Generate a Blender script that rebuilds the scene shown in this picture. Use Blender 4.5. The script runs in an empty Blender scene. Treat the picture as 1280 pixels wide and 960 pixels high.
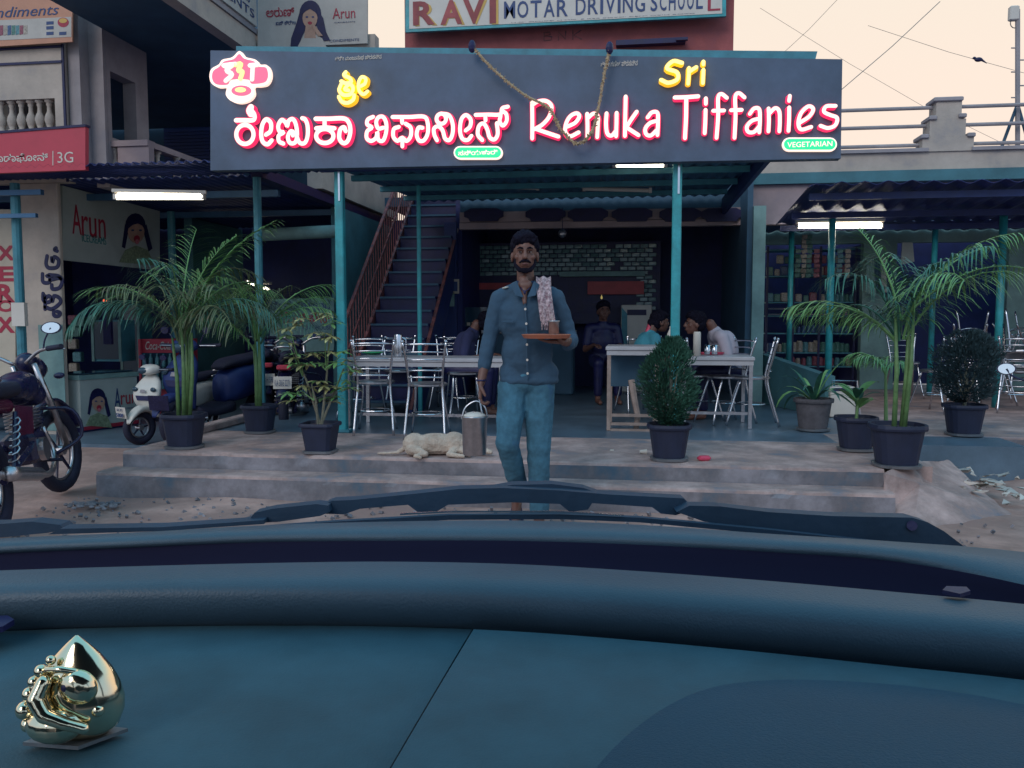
import bpy, math, random
from mathutils import Vector, Matrix, Euler
random.seed(7)
R = math.radians
# ------------------------------------------------------------------ camera, world, sun, exposure
sc = bpy.context.scene
col = sc.collection
H = 1.21; FPX = 1050.0; YAW = R(8.2); PITCH = math.atan(80/1050)
cd = bpy.data.cameras.new('camera'); cam = bpy.data.objects.new('camera', cd); col.objects.link(cam)
cam.location = (0, 0, H); cam.rotation_euler = (math.pi/2-PITCH, 0, YAW)
cd.sensor_width = 36; cd.lens = 36*FPX/1280; cd.clip_start = .03; cd.clip_end = 600
sc.camera = cam
sc.view_settings.view_transform = 'Standard'; sc.view_settings.look = 'None'; sc.view_settings.exposure = .22; sc.view_settings.gamma = 1
w = bpy.data.worlds.new('World'); sc.world = w; w.use_nodes = True
nt = w.node_tree; bg = nt.nodes['Background']
tc = nt.nodes.new('ShaderNodeTexCoord'); sp = nt.nodes.new('ShaderNodeSeparateXYZ'); rp = nt.nodes.new('ShaderNodeValToRGB')
nt.links.new(tc.outputs['Generated'], sp.inputs[0]); nt.links.new(sp.outputs['Z'], rp.inputs[0])
sky = nt.nodes.new('ShaderNodeTexSky'); sky.sky_type = 'NISHITA'; sky.sun_disc = False; sky.sun_elevation = R(35); sky.sun_rotation = R(200)
cr = rp.color_ramp
cr.elements[0].position = .0; cr.elements[0].color = (.88, .71, .59, 1)
cr.elements[1].position = 1.0; cr.elements[1].color = (.20, .58, .86, 1)
e = cr.elements.new(.22); e.color = (.90, .73, .60, 1)
e = cr.elements.new(.36); e.color = (.86, .75, .62, 1)
e = cr.elements.new(.50); e.color = (.55, .72, .80, 1)
e = cr.elements.new(.70); e.color = (.28, .62, .86, 1)
mx = nt.nodes.new('ShaderNodeMix'); mx.data_type = 'RGBA'; mx.inputs[0].default_value = .06
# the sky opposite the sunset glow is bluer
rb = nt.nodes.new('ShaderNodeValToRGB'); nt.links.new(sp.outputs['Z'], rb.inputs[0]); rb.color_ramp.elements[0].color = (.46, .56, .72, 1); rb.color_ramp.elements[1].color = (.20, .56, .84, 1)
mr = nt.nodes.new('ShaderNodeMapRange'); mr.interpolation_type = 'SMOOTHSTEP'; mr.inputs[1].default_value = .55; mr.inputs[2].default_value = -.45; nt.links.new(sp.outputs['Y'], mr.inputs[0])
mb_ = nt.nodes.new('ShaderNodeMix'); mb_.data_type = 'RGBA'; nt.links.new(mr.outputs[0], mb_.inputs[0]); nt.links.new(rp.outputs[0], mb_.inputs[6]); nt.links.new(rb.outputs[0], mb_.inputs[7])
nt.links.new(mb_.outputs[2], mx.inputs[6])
sm = nt.nodes.new('ShaderNodeVectorMath'); sm.operation = 'SCALE'; sm.inputs['Scale'].default_value = .12
nt.links.new(sky.outputs[0], sm.inputs[0]); nt.links.new(sm.outputs[0], mx.inputs[7])
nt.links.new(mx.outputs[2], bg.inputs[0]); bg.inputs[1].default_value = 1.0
sl = bpy.data.lights.new('sun', 'SUN'); so = bpy.data.objects.new('sun', sl); col.objects.link(so)
sl.energy = .8; sl.angle = R(30); sl.color = (1, .90, .84); so.rotation_euler = (R(55), 0, R(-20))

# ------------------------------------------------------------------ projection helpers (real points on real planes)
cy_, sy_ = math.cos(YAW), math.sin(YAW); cp, sn = math.cos(PITCH), math.sin(PITCH)
RV = Vector((cy_, sy_, 0)); FV = Vector((-sy_, cy_, 0)); CAM = Vector((0, 0, H))
def ray(u, v):
    return RV*((u-640)/FPX) + (FV*cp + Vector((0, 0, -sn))) + (Vector((0, 0, cp)) + FV*sn)*((480-v)/FPX)
def pt(u, v, y=None, z=None, x=None, D=None):
    d = ray(u, v)
    if y is not None: t = y/d.y
    elif z is not None: t = (z-H)/d.z
    elif x is not None: t = x/d.x
    else: t = D/d.dot(FV)
    return CAM + d*t
def V(*a): return Vector(a)

# ------------------------------------------------------------------ materials
MATS = {}
def mat(key, c, rough=.65, metal=0, var=.18, scale=6, bump=.15, bscale=60, emit=None, es=1, spec=.5, trans=0, dirt=None):
    if key in MATS: return MATS[key]
    m = bpy.data.materials.new(key); m.use_nodes = True; n = m.node_tree; b = n.nodes['Principled BSDF']
    c = tuple(c)
    b.inputs['Roughness'].default_value = rough; b.inputs['Metallic'].default_value = metal
    b.inputs['Specular IOR Level'].default_value = spec
    t = n.nodes.new('ShaderNodeTexCoord')
    if var:
        no = n.nodes.new('ShaderNodeTexNoise'); no.inputs['Scale'].default_value = scale; no.inputs['Detail'].default_value = 6; no.inputs['Roughness'].default_value = .65
        n.links.new(t.outputs['Object'], no.inputs['Vector'])
        r = n.nodes.new('ShaderNodeValToRGB')
        lo = tuple(x*(1-var) for x in c); hi = tuple(min(1, x*(1+var)) for x in c)
        r.color_ramp.elements[0].position = .3; r.color_ramp.elements[1].position = .7
        r.color_ramp.elements[0].color = (*(dirt or lo), 1); r.color_ramp.elements[1].color = (*hi, 1)
        if dirt:
            q = r.color_ramp.elements.new(.45); q.color = (*lo, 1)
        n.links.new(no.outputs[0], r.inputs[0]); n.links.new(r.outputs[0], b.inputs['Base Color'])
        # roughness breakup
        mr = n.nodes.new('ShaderNodeMapRange'); mr.inputs[3].default_value = max(.02, rough-.1*min(1, rough*2)); mr.inputs[4].default_value = min(1, rough+.1)
        n.links.new(no.outputs[0], mr.inputs[0]); n.links.new(mr.outputs[0], b.inputs['Roughness'])
    else: b.inputs['Base Color'].default_value = (*c, 1)
    if bump:
        nb = n.nodes.new('ShaderNodeTexNoise'); nb.inputs['Scale'].default_value = bscale; nb.inputs['Detail'].default_value = 4
        n.links.new(t.outputs['Object'], nb.inputs['Vector'])
        bu = n.nodes.new('ShaderNodeBump'); bu.inputs['Strength'].default_value = bump; bu.inputs['Distance'].default_value = .01
        n.links.new(nb.outputs[0], bu.inputs['Height']); n.links.new(bu.outputs[0], b.inputs['Normal'])
    if emit: b.inputs['Emission Color'].default_value = (*emit, 1); b.inputs['Emission Strength'].default_value = es
    MATS[key] = m; return m
INK = (.008, .008, .062)
M = dict(
 dirt=mat('dirt', (.46, .285, .24), .95, var=.3, scale=1.6, bump=.9, bscale=14, dirt=(.32, .19, .17)),
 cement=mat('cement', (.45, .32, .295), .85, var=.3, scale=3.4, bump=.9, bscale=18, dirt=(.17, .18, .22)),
 riser=mat('cement_face', (.24, .22, .24), .9, var=.35, scale=2.6, bump=.5, bscale=20, dirt=(.07, .12, .17)),  # darker cement for step fronts, their shade put into the colour
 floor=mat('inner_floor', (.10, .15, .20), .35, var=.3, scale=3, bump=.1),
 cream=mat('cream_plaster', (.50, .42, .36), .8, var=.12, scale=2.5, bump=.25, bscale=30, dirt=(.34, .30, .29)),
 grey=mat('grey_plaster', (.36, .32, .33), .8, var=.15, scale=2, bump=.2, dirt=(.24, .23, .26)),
 mauve=mat('mauve_plaster', (.40, .30, .30), .8, var=.15, scale=2, bump=.2, dirt=(.28, .22, .24)),
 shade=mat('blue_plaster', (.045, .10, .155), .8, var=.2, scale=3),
 tealwall=mat('teal_plaster', (.06, .17, .20), .75, var=.25, scale=2.5),
 greenwall=mat('green_plaster', (.20, .33, .32), .75, var=.2, scale=2.5, dirt=(.12, .22, .24)),
 redwall=mat('red_plaster', (.38, .10, .10), .8, var=.2, scale=1.6, bump=.3, dirt=(.24, .07, .09)),
 ink=mat('ink_paint', INK, .5, var=.3, scale=8),
 navy=mat('navy_paint', (.012, .028, .13), .5, var=.25, scale=6),
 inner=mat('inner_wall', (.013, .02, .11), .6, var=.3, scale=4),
 pole=mat('teal_paint', (.035, .34, .38), .4, var=.2, scale=7, bump=.1, dirt=(.04, .22, .26)),
 poledim=mat('dull_teal_paint', (.05, .22, .28), .5, var=.25, scale=7),
 board=mat('sign_panel', (.07, .105, .17), .5, var=.3, scale=2.2, bump=.1, bscale=200),
 corr=mat('corrugated_metal', (.03, .045, .17), .45, metal=.3, var=.35, scale=3, bump=.1),
 corr2=mat('blue_roof_sheet', (.05, .13, .24), .4, metal=.2, var=.25, scale=3, bump=.05),
 chrome=mat('chrome_steel', (.62, .62, .66), .16, metal=1, var=.1, scale=20, bump=0),
 steel=mat('brushed_steel', (.50, .48, .50), .3, metal=1, var=.15, scale=30, bump=.05),
 tabtop=mat('table_laminate', (.42, .40, .42), .35, var=.1),
 wood=mat('old_wood', (.30, .22, .19), .7, var=.3, scale=12),
 rust=mat('rusty_red_paint', (.22, .07, .07), .6, var=.4, scale=12, dirt=(.08, .05, .08)),
 potm=mat('black_plastic_pot', (.014, .019, .048), .6, var=.2, scale=12, bump=.1),
 soil=mat('soil', (.07, .05, .06), .95, var=.4, scale=40, bump=.8),
 leaf=mat('palm_leaf', (.04, .15, .10), .5, var=.4, scale=7, bump=.05, dirt=(.03, .09, .07)),
 drylf=mat('part_dry_palm_leaf', (.13, .17, .08), .6, var=.5, scale=6, bump=.05, dirt=(.16, .10, .06)),
 leaf2=mat('palm_leaf_light', (.13, .28, .09), .45, var=.35, scale=9, bump=.05),
 stemg=mat('green_stem', (.13, .24, .09), .5, var=.35, scale=15),
 thuja=mat('thuja_needles', (.02, .085, .055), .7, var=.5, scale=14, bump=0),
 thujad=mat('dark_thuja_needles', (.022, .05, .06), .7, var=.4, scale=14, bump=0),
 vari=mat('variegated_leaf', (.42, .40, .17), .5, var=.5, scale=18, bump=0, dirt=(.08, .20, .08)),
 bark=mat('grey_bark', (.16, .15, .11), .9, var=.3, scale=30, bump=.5),
 clay=mat('old_clay_pot', (.10, .09, .10), .9, var=.3, scale=10, bump=.5),
 white=mat('white_paint', (.62, .56, .50), .45, var=.08, scale=4, bump=.05),
 offw=mat('dull_white_panel', (.38, .42, .40), .6, var=.12, scale=2.5, bump=.03),
 redsign=mat('red_vinyl', (.50, .045, .075), .45, var=.1, scale=3, bump=.02),
 orange=mat('orange_vinyl', (.52, .24, .15), .5, var=.12, scale=5, bump=.02),
 blueink=mat('blue_print', (.02, .05, .16), .5, var=.15, bump=0),
 redink=mat('red_print', (.36, .02, .05), .5, var=.15, bump=0),
 tealink=mat('teal_print', (.03, .25, .26), .5, var=.15, bump=0),
 goldink=mat('gold_print', (.60, .36, .08), .5, var=.15, bump=0),
 skinprint=mat('printed_skin_tone', (.45, .27, .20), .6, var=.2, scale=9, bump=0),
 paper=mat('printed_paper', (.48, .44, .40), .6, var=.1, bump=0),
 xero=mat('cream_banner', (.50, .43, .34), .6, var=.1, bump=.05),
 skin=mat('dark_skin', (.15, .065, .048), .5, var=.12, scale=14, bump=.08, bscale=90),
 hair=mat('black_hair', (.010, .009, .018), .85, var=.4, scale=50, bump=.5, bscale=140, spec=.08),
 shirt=mat('blue_grey_shirt', (.032, .072, .120), .85, var=.16, scale=9, bump=.35, bscale=22),
 jeans=mat('light_denim', (.055, .165, .24), .9, var=.3, scale=5, bump=.3, bscale=60, dirt=(.03, .10, .20)),
 dshirt=mat('dark_shirt', (.03, .035, .10), .9, var=.2, bump=.2, bscale=20),
 wshirt=mat('pale_shirt', (.42, .38, .44), .85, var=.12, bump=.4, bscale=18),
 tshirt=mat('teal_blouse', (.05, .26, .34), .85, var=.2, bump=.2),
 dresspr=mat('printed_dress', (.22, .27, .17), .6, var=.5, scale=30, bump=0),
 pinkpr=mat('printed_tongue', (.5,.15,.18), .5, bump=0),
 pink=mat('pink_plastic', (.60, .06, .12), .4, var=.15),
 dog=mat('cream_dog_fur', (.58, .46, .37), .95, var=.15, scale=9, bump=1, bscale=90, dirt=(.38, .28, .22)),
 rubber=mat('tyre_rubber', (.012, .013, .035), .75, var=.3, bump=.4, bscale=80),
 bikeblk=mat('black_bike_paint', (.012, .012, .05), .25, var=.3, scale=10, bump=0),
 bikered=mat('dark_red_bike_paint', (.09, .008, .03), .22, var=.3, scale=10, bump=0),
 scoot=mat('white_scooter_paint', (.60, .57, .52), .28, var=.06, scale=5, bump=0),
 glassd=mat('dark_glass', (.02, .05, .08), .06, var=0, bump=0),
 mirror=mat('mirror_glass', (.9, .9, .9), .04, metal=1, var=0, bump=0),
 dash=mat('dash_plastic', (.042, .098, .128), .6, var=.22, scale=9, bump=.12, bscale=420, spec=.35),
 dashl=mat('dash_ridge_plastic', (.050, .085, .118), .48, var=.12, scale=4, bump=.16, bscale=380, spec=.5),
 dashd=mat('shaded_dash_plastic', (.029, .076, .118), .62, var=.1, scale=5, bump=.35, bscale=420, spec=.3),  # darker dash copy: shade of the slope facing the driver, in the colour
 slot=mat('dash_slot', (.003, .003, .03), .9, var=0, bump=0),
 wiper=mat('wiper_black', (.010, .032, .065), .55, var=.2, bump=.1),
 gold=mat('silver_idol_metal', (.84, .72, .50), .12, metal=1, var=0, bump=0),
 gbase=mat('idol_base', (.25, .26, .28), .3, metal=.6),
 cloth=mat('checked_towel', (.50, .36, .38), .9, var=.5, scale=55, bump=.6, bscale=90, dirt=(.22, .05, .10)),
 tray=mat('orange_tray', (.42, .13, .07), .4, var=.1),
 rope=mat('straw_garland', (.42, .31, .19), .95, var=.4, scale=60, bump=.5),
 wire=mat('grey_wire', (.20, .18, .17), .6, var=0, bump=0),
 tile=mat('glossy_tile', (.10, .19, .20), .12, var=.5, scale=5, bump=.25, bscale=18),
 glow=mat('lit_tube', (.9, .9, .8), .4, var=0, bump=0, emit=(1, .93, .74), es=9),
 face=mat('lit_letter_face', (.9, .7, .6), .4, var=0, bump=0, emit=(1, .70, .56), es=1.0),
 side=mat('lit_letter_side', (.6, .02, .08), .4, var=0, bump=0, emit=(.95, .03, .13), es=.9),
 yface=mat('lit_yellow_face', (.9, .8, .2), .4, var=0, bump=0, emit=(1, .82, .28), es=1.0),
 yside=mat('lit_yellow_side', (.8, .5, .02), .4, var=0, bump=0, emit=(1, .50, .02), es=.9),
 pface=mat('lit_pink_face', (.8, .1, .2), .4, var=0, bump=0, emit=(.95, .11, .20), es=.9),
 gface=mat('lit_green_face', (.05, .6, .3), .4, var=0, bump=0, emit=(.01, .55, .20), es=.9),
 redlamp=mat('red_indicator', (.8, .1, .05), .4, var=0, bump=0, emit=(1, .12, .05), es=1.5),
 redpanel=mat('dim_red_panel', (.40, .05, .06), .5, var=.2),
 goods=[mat('goods_print_%s' % k, c, .4, var=.5, scale=45, bump=0) for k, c in (('red', (.24, .06, .09)), ('cream', (.34, .29, .24)), ('blue', (.04, .09, .20)), ('green', (.06, .17, .14)), ('teal', (.08, .22, .25)))],
)

# ------------------------------------------------------------------ mesh building
WM = {}
def place(o, parent, loc=None, rot=None):
    if parent is not None: o.parent = parent
    if loc is not None: o.location = loc
    if rot is not None: o.rotation_euler = rot
    l = Matrix.Translation(o.location) @ o.rotation_euler.to_matrix().to_4x4()
    WM[o.name] = (WM[parent.name] @ l) if parent is not None else l
def thing(name, label, cat, loc=(0, 0, 0), rotz=0, group=None):
    o = bpy.data.objects.new(name, None); col.objects.link(o); o.empty_display_size = .1
    place(o, None, Vector(loc), Euler((0, 0, rotz)))
    return tag(o, label, cat, group)
def tag(o, label=None, cat=None, group=None, kind=None):
    if label: o['label'] = label
    if cat: o['category'] = cat
    if group: o['group'] = group
    if kind: o['kind'] = kind
    return o
def copy_tree(o, parent=None):
    c = o.copy(); col.objects.link(c)
    if parent is not None: c.parent = parent
    for ch in o.children: copy_tree(ch, c)
    return c
def clone(o, loc, rotz, label, group=None):
    c = copy_tree(o); c.location = loc; c.rotation_euler = (0, 0, rotz); c['label'] = label
    if group: c['group'] = group
    return c
class MB:
    def __init__(s): s.v = []; s.f = []; s.m = []; s.mi = 0
    def add(s, vs, fs):
        b = len(s.v); s.v += [Vector(p) for p in vs]; s.f += [tuple(b+i for i in f) for f in fs]; s.m += [s.mi]*len(fs); return s
    def box(s, c, d, rot=None, bev=0):
        x, y, z = d[0]/2, d[1]/2, d[2]/2; c = Vector(c)
        if bev:
            vs = []
            for (fx, fy, fz) in ((0, 1, 1), (1, 0, 1), (1, 1, 0)):
                pass
            b = min(bev, x*.9, y*.9, z*.9)
            ring = [(x-b, y), (x, y-b), (x, -y+b), (x-b, -y), (-x+b, -y), (-x, -y+b), (-x, y-b), (-x+b, y)]
            inn = [(px*(1-b/x) if False else math.copysign(max(abs(px)-b, 0), px), math.copysign(max(abs(py)-b, 0), py)) for px, py in ring]
            vs = [(a, q, -z) for a, q in inn] + [(a, q, -z+b) for a, q in ring] + [(a, q, z-b) for a, q in ring] + [(a, q, z) for a, q in inn]
            fs = [tuple(range(8)), tuple(range(31, 23, -1))]
            for k in range(3):
                for i in range(8):
                    j = (i+1) % 8; fs.append((k*8+i, (k+1)*8+i, (k+1)*8+j, k*8+j))
        else:
            vs = [(a, q, r) for a in (-x, x) for q in (-y, y) for r in (-z, z)]
            fs = [(0, 1, 3, 2), (4, 6, 7, 5), (0, 4, 5, 1), (2, 3, 7, 6), (0, 2, 6, 4), (1, 5, 7, 3)]
        mt = rot.to_matrix() if isinstance(rot, Euler) else (rot or Matrix.Identity(3))
        return s.add([c + mt @ Vector(p) for p in vs], fs)
    def bb(s, a, b, bev=0):
        a = Vector(a); b = Vector(b); return s.box((a+b)/2, [abs(b[i]-a[i]) for i in range(3)], bev=bev)
    def cyl(s, p0, p1, r0, r1=None, n=12, cap=True):
        return s.tube([p0, p1], [r0, r0 if r1 is None else r1], n, cap)
    def tube(s, pts, r, n=8, cap=True, flat=1, closed=False):
        pts = [Vector(p) for p in pts]; k = len(pts)
        if not isinstance(r, (list, tuple)): r = [r]*k
        vs = []; fs = []; t0 = None; nx = None
        for i, p in enumerate(pts):
            a = pts[(i-1) % k] if (i > 0 or closed) else p; b = pts[(i+1) % k] if (i < k-1 or closed) else p
            t = (b-a)
            t = t.normalized() if t.length > 1e-9 else Vector((0, 0, 1))
            if nx is None:
                nx = t.orthogonal().normalized()
                if abs(t.z) < .9: nx = t.cross(Vector((0, 0, 1))).normalized()
            nx = nx - t*nx.dot(t); nx = nx.normalized() if nx.length > 1e-6 else t.orthogonal().normalized()
            ny = t.cross(nx)
            for j in range(n):
                q = 2*math.pi*j/n; vs.append(p + nx*math.cos(q)*r[i] + ny*math.sin(q)*r[i]*flat)
        for i in range(k if closed else k-1):
            for j in range(n):
                a = i*n+j; b = i*n+(j+1) % n; c = ((i+1) % k)*n+(j+1) % n; d = ((i+1) % k)*n+j; fs.append((a, b, c, d))
        if cap and not closed: fs += [tuple(range(n-1, -1, -1)), tuple((k-1)*n+j for j in range(n))]
        return s.add(vs, fs)
    def ell(s, c, r, n=12, m=8, rot=None):
        c = Vector(c); mt = rot.to_matrix() if rot else Matrix.Identity(3); vs = []; fs = []
        for i in range(m+1):
            a = math.pi*i/m
            for j in range(n):
                q = 2*math.pi*j/n; vs.append(c + mt @ Vector((r[0]*math.sin(a)*math.cos(q), r[1]*math.sin(a)*math.sin(q), r[2]*math.cos(a))))
        for i in range(m):
            for j in range(n): fs.append((i*n+j, (i+1)*n+j, (i+1)*n+(j+1) % n, i*n+(j+1) % n))
        return s.add(vs, fs)
    def lathe(s, prof, c=(0, 0, 0), n=20, sq=0, sx=1, sy=1):
        c = Vector(c); vs = []; fs = []
        for r, z in prof:
            for j in range(n):
                q = 2*math.pi*(j+.5)/n; cx, cyy = math.cos(q), math.sin(q)
                if sq:
                    mxx = max(abs(cx), abs(cyy)); k = (1-sq)+sq/mxx; cx *= k; cyy *= k
                vs.append(c+Vector((r*cx*sx, r*cyy*sy, z)))
        for i in range(len(prof)-1):
            for j in range(n): fs.append((i*n+j, i*n+(j+1) % n, (i+1)*n+(j+1) % n, (i+1)*n+j))
        fs += [tuple(range(n-1, -1, -1)), tuple((len(prof)-1)*n+j for j in range(n))]
        return s.add(vs, fs)
    def quad(s, a, b, c, d): return s.add([a, b, c, d], [(0, 1, 2, 3)])
    def prism(s, pts, off):      # polygon of world points, extruded by vector off
        k = len(pts); pts = [Vector(p) for p in pts]; off = Vector(off)
        return s.add(pts+[p+off for p in pts], [tuple(range(k)), tuple(range(2*k-1, k-1, -1))] + [(i, k+i, k+(i+1) % k, (i+1) % k) for i in range(k)])
    def build(s, name, m, parent=None, world=False, smooth=False, label=None, loc=None, rot=None, **kw):
        me = bpy.data.meshes.new(name)
        vs = s.v
        if world and parent is not None:
            inv = WM[parent.name].inverted(); vs = [inv @ p for p in vs]
        me.from_pydata([tuple(p) for p in vs], [], s.f)
        ms = m if isinstance(m, list) else [m]
        for q in ms: me.materials.append(q)
        if len(ms) > 1: me.polygons.foreach_set('material_index', s.m)
        me.update()
        import bmesh
        bm = bmesh.new(); bm.from_mesh(me); bmesh.ops.recalc_face_normals(bm, faces=bm.faces); bm.to_mesh(me); bm.free()
        if smooth: me.shade_smooth() if hasattr(me, 'shade_smooth') else None
        o = bpy.data.objects.new(name, me); col.objects.link(o); place(o, parent, loc, rot)
        if label: o['label'] = label
        return o
def struct(mb, name, m, **kw):
    o = mb.build(name, m, **kw); o['kind'] = 'structure'; return o
def catmull(pts, n=6, closed=False):
    P = [Vector(p) for p in pts]; k = len(P)
    if k < 3: return P
    out = []
    for i in range(k if closed else k-1):
        p0 = P[(i-1) % k] if (closed or i > 0) else P[0]*2-P[1]
        p1 = P[i]; p2 = P[(i+1) % k]; p3 = P[(i+2) % k] if (closed or i < k-2) else P[-1]*2-P[-2]
        for j in range(n):
            t = j/n; out.append(.5*((2*p1)+(p2-p0)*t+(2*p0-5*p1+4*p2-p3)*t*t+(3*p1-p0-3*p2+p3)*t*t*t))
    if not closed: out.append(P[-1])
    return out
def blob(name, parts, m, parent, voxel=.012, it=6, label=None):
    b = MB()
    for q in parts:
        if q[0] == 'c':
            b.tube([q[1], q[2]], [q[3], q[4]], 12); b.ell(q[1], (q[3],)*3, 12, 8); b.ell(q[2], (q[4],)*3, 12, 8)
        else: b.ell(q[1], q[2], 16, 10, q[3] if len(q) > 3 else None)
    o = b.build(name, m, parent, label=label)
    r = o.modifiers.new('remesh', 'REMESH'); r.mode = 'VOXEL'; r.voxel_size = voxel; r.use_smooth_shade = True
    s = o.modifiers.new('smooth', 'SMOOTH'); s.factor = .5; s.iterations = it
    return o

def folds(o, strength=.014, size=.10):
    tx = bpy.data.textures.get('cloth_folds_%g' % size) or bpy.data.textures.new('cloth_folds_%g' % size, 'CLOUDS'); tx.noise_scale = size; tx.noise_depth = 2
    d = o.modifiers.new('folds', 'DISPLACE'); d.texture = tx; d.strength = strength; d.mid_level = .5; d.texture_coords = 'LOCAL'
    return o
class Frame:      # a flat board: origin, right, up; normal points at the viewer
    def __init__(s, O, Rv, N):
        s.O = Vector(O); s.R = Vector(Rv).normalized(); s.N = Vector(N).normalized(); s.U = Vector((0, 0, 1)) if abs(s.N.z) < .1 else s.N.cross(s.R).normalized()
    def hit(s, u, v):
        d = ray(u, v); t = (s.O-CAM).dot(s.N)/d.dot(s.N); p = CAM+d*t-s.O; return (p.dot(s.R), p.dot(s.U))
    def w(s, a, b, off=0): return s.O+s.R*a+s.U*b+s.N*off
    def poly(s, name, uv, m, parent, off=0, th=.004, ab=None, label=None):
        ab = ab or [s.hit(*q) for q in uv]
        return MB().prism([s.w(a, b, off) for a, b in ab], s.N*th).build(name, m, parent, world=True, label=label)
    def discpoly(s, u, v, ru, rv, n=20): return [(u+ru*math.cos(2*math.pi*i/n), v+rv*math.sin(2*math.pi*i/n)) for i in range(n)]
    def stroke(s, mb, uv, wid, off=0, depth=.05, closed=False, smooth=True):      # rounded channel stroke, wid in photo pixels
        P = [Vector((*s.hit(*q), 0)) for q in uv]
        a = s.hit(uv[0][0]+10, uv[0][1]); b0 = s.hit(*uv[0]); hw = abs(a[0]-b0[0])/10*wid/2
        if smooth: P = catmull(P, 5, closed)
        else:
            P = [P[0].lerp(P[-1], i/4) for i in range(5)] if len(P) == 2 else P
        if len(P) == 2: P = [P[0].lerp(P[1], i/3) for i in range(4)]
        ws = [hw]*len(P)
        if not closed:
            t0 = (P[0]-P[1]).normalized(); t1 = (P[-1]-P[-2]).normalized(); A = P[0]; B = P[-1]
            P = [A+t0*hw*q for q in (1, .92, .7, .38)]+P+[B+t1*hw*q for q in (.38, .7, .92, 1)]
            wq = [hw*math.sqrt(max(0, 1-q*q))+1e-5 for q in (1, .92, .7, .38)]; ws = wq+ws+wq[::-1]
        k = len(P); vs = []; fs = []; mi = []
        for i, p in enumerate(P):
            q0 = P[(i-1) % k] if (i or closed) else P[i]; q1 = P[(i+1) % k] if (i < k-1 or closed) else P[i]
            t = (q1-q0).normalized(); n = Vector((-t.y, t.x, 0)); wd = ws[i]
            for (side, z) in ((-1.32 if depth > .03 else -1, 0), (-1.08, depth-.006), (-.84, depth), (.84, depth), (1.08, depth-.006), (1.32 if depth > .03 else 1, 0)):  # base flared so the glowing sides make a red halo round each letter
                c = p+n*wd*side; vs.append(s.w(c.x, c.y, off+z))
        for i in range(k if closed else k-1):
            for j in range(5):
                a = i*6+j; b = ((i+1) % k)*6+j; fs.append((a, a+1, b+1, b)); mi.append(0 if j == 2 else 1)
        base = len(mb.v); mb.v += vs; mb.f += [tuple(base+q for q in f) for f in fs]; mb.m += mi
    def text(s, body, name, m, parent, box, off=.004, th=.002, shear=0, label=None, bold=0):   # box = (u0, v_bottom, u1, v_top) at pixels, or ('ab', a0,b0,a1,b1)
        c = bpy.data.curves.new('t', 'FONT'); c.body = body; c.extrude = .01; c.shear = shear; c.resolution_u = 3
        if any(ord(ch) > 300 for ch in body): c.offset = .012
        if bold: c.offset = bold
        o = bpy.data.objects.new('t', c); col.objects.link(o); bpy.context.view_layer.update()
        me = bpy.data.meshes.new_from_object(o.evaluated_get(bpy.context.evaluated_depsgraph_get()))
        bpy.data.objects.remove(o); bpy.data.curves.remove(c)
        me.name = name
        xs = [v.co.x for v in me.vertices]; ys = [v.co.y for v in me.vertices]
        if not xs: return None
        if box[0] == 'ab': a0, b0, a1, b1 = box[1:]
        else:
            a0, b0 = s.hit(box[0], box[1]); a1, b1 = s.hit(box[2], box[3])
        sx = (a1-a0)/(max(xs)-min(xs)); sy = (b1-b0)/(max(ys)-min(ys)); inv = WM[parent.name].inverted()
        for v in me.vertices:
            v.co = inv @ s.w(a0+(v.co.x-min(xs))*sx, b0+(v.co.y-min(ys))*sy, off+(v.co.z/.01*.5+.5)*th)
        me.materials.clear(); me.materials.append(m)
        o = bpy.data.objects.new(name, me); col.objects.link(o); place(o, parent)
        if label: o['label'] = label
        return o
def yf(y, off=0): return Frame((0, y, 0), (1, 0, 0), (0, -1, 0))
def xf(x): return Frame((x, 0, 0), (0, 1, 0), (1, 0, 0))
# ================================================================== SETTING
PZ = .26
def ground():
    xs = sorted(set([-300, -60, -25] + [-14+.25*i for i in range(113)] + [25, 60, 300])); ys = sorted(set([-300, -60, -20] + [-5+.25*i for i in range(61)] + [20, 60, 300]))
    from mathutils import noise
    vs = []; fs = []
    for y in ys:
        for x in xs:
            z = 0
            if -14 <= x <= 14 and -5 <= y <= 10:
                z = .022*noise.noise(Vector((x*1.3, y*1.3, 0)))+.012*noise.noise(Vector((x*4, y*4, 3)))-.012
                if x > 2.8: z += .09*max(0, min(1, (x-2.8)/.6))*max(0, min(1, (y-5.2)/1.4))+.03*noise.noise(Vector((x*5, y*5, 9)))*min(1, x-2.8)
                if y > 7.2 and x < -3.4: z = -.02
            vs.append((x, y, z))
    n = len(xs)
    for j in range(len(ys)-1):
        for i in range(n-1): a = j*n+i; fs.append((a, a+1, a+n+1, a+n))
    struct(MB().add(vs, fs), 'ground', M['dirt'], smooth=True)
ground()
XR = pt(1106, 587, z=PZ).x; XE = pt(1152, 576, z=PZ).x; XL = -3.66
Y1, Y2 = 5.58, 5.34
from mathutils import noise as _ns
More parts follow.
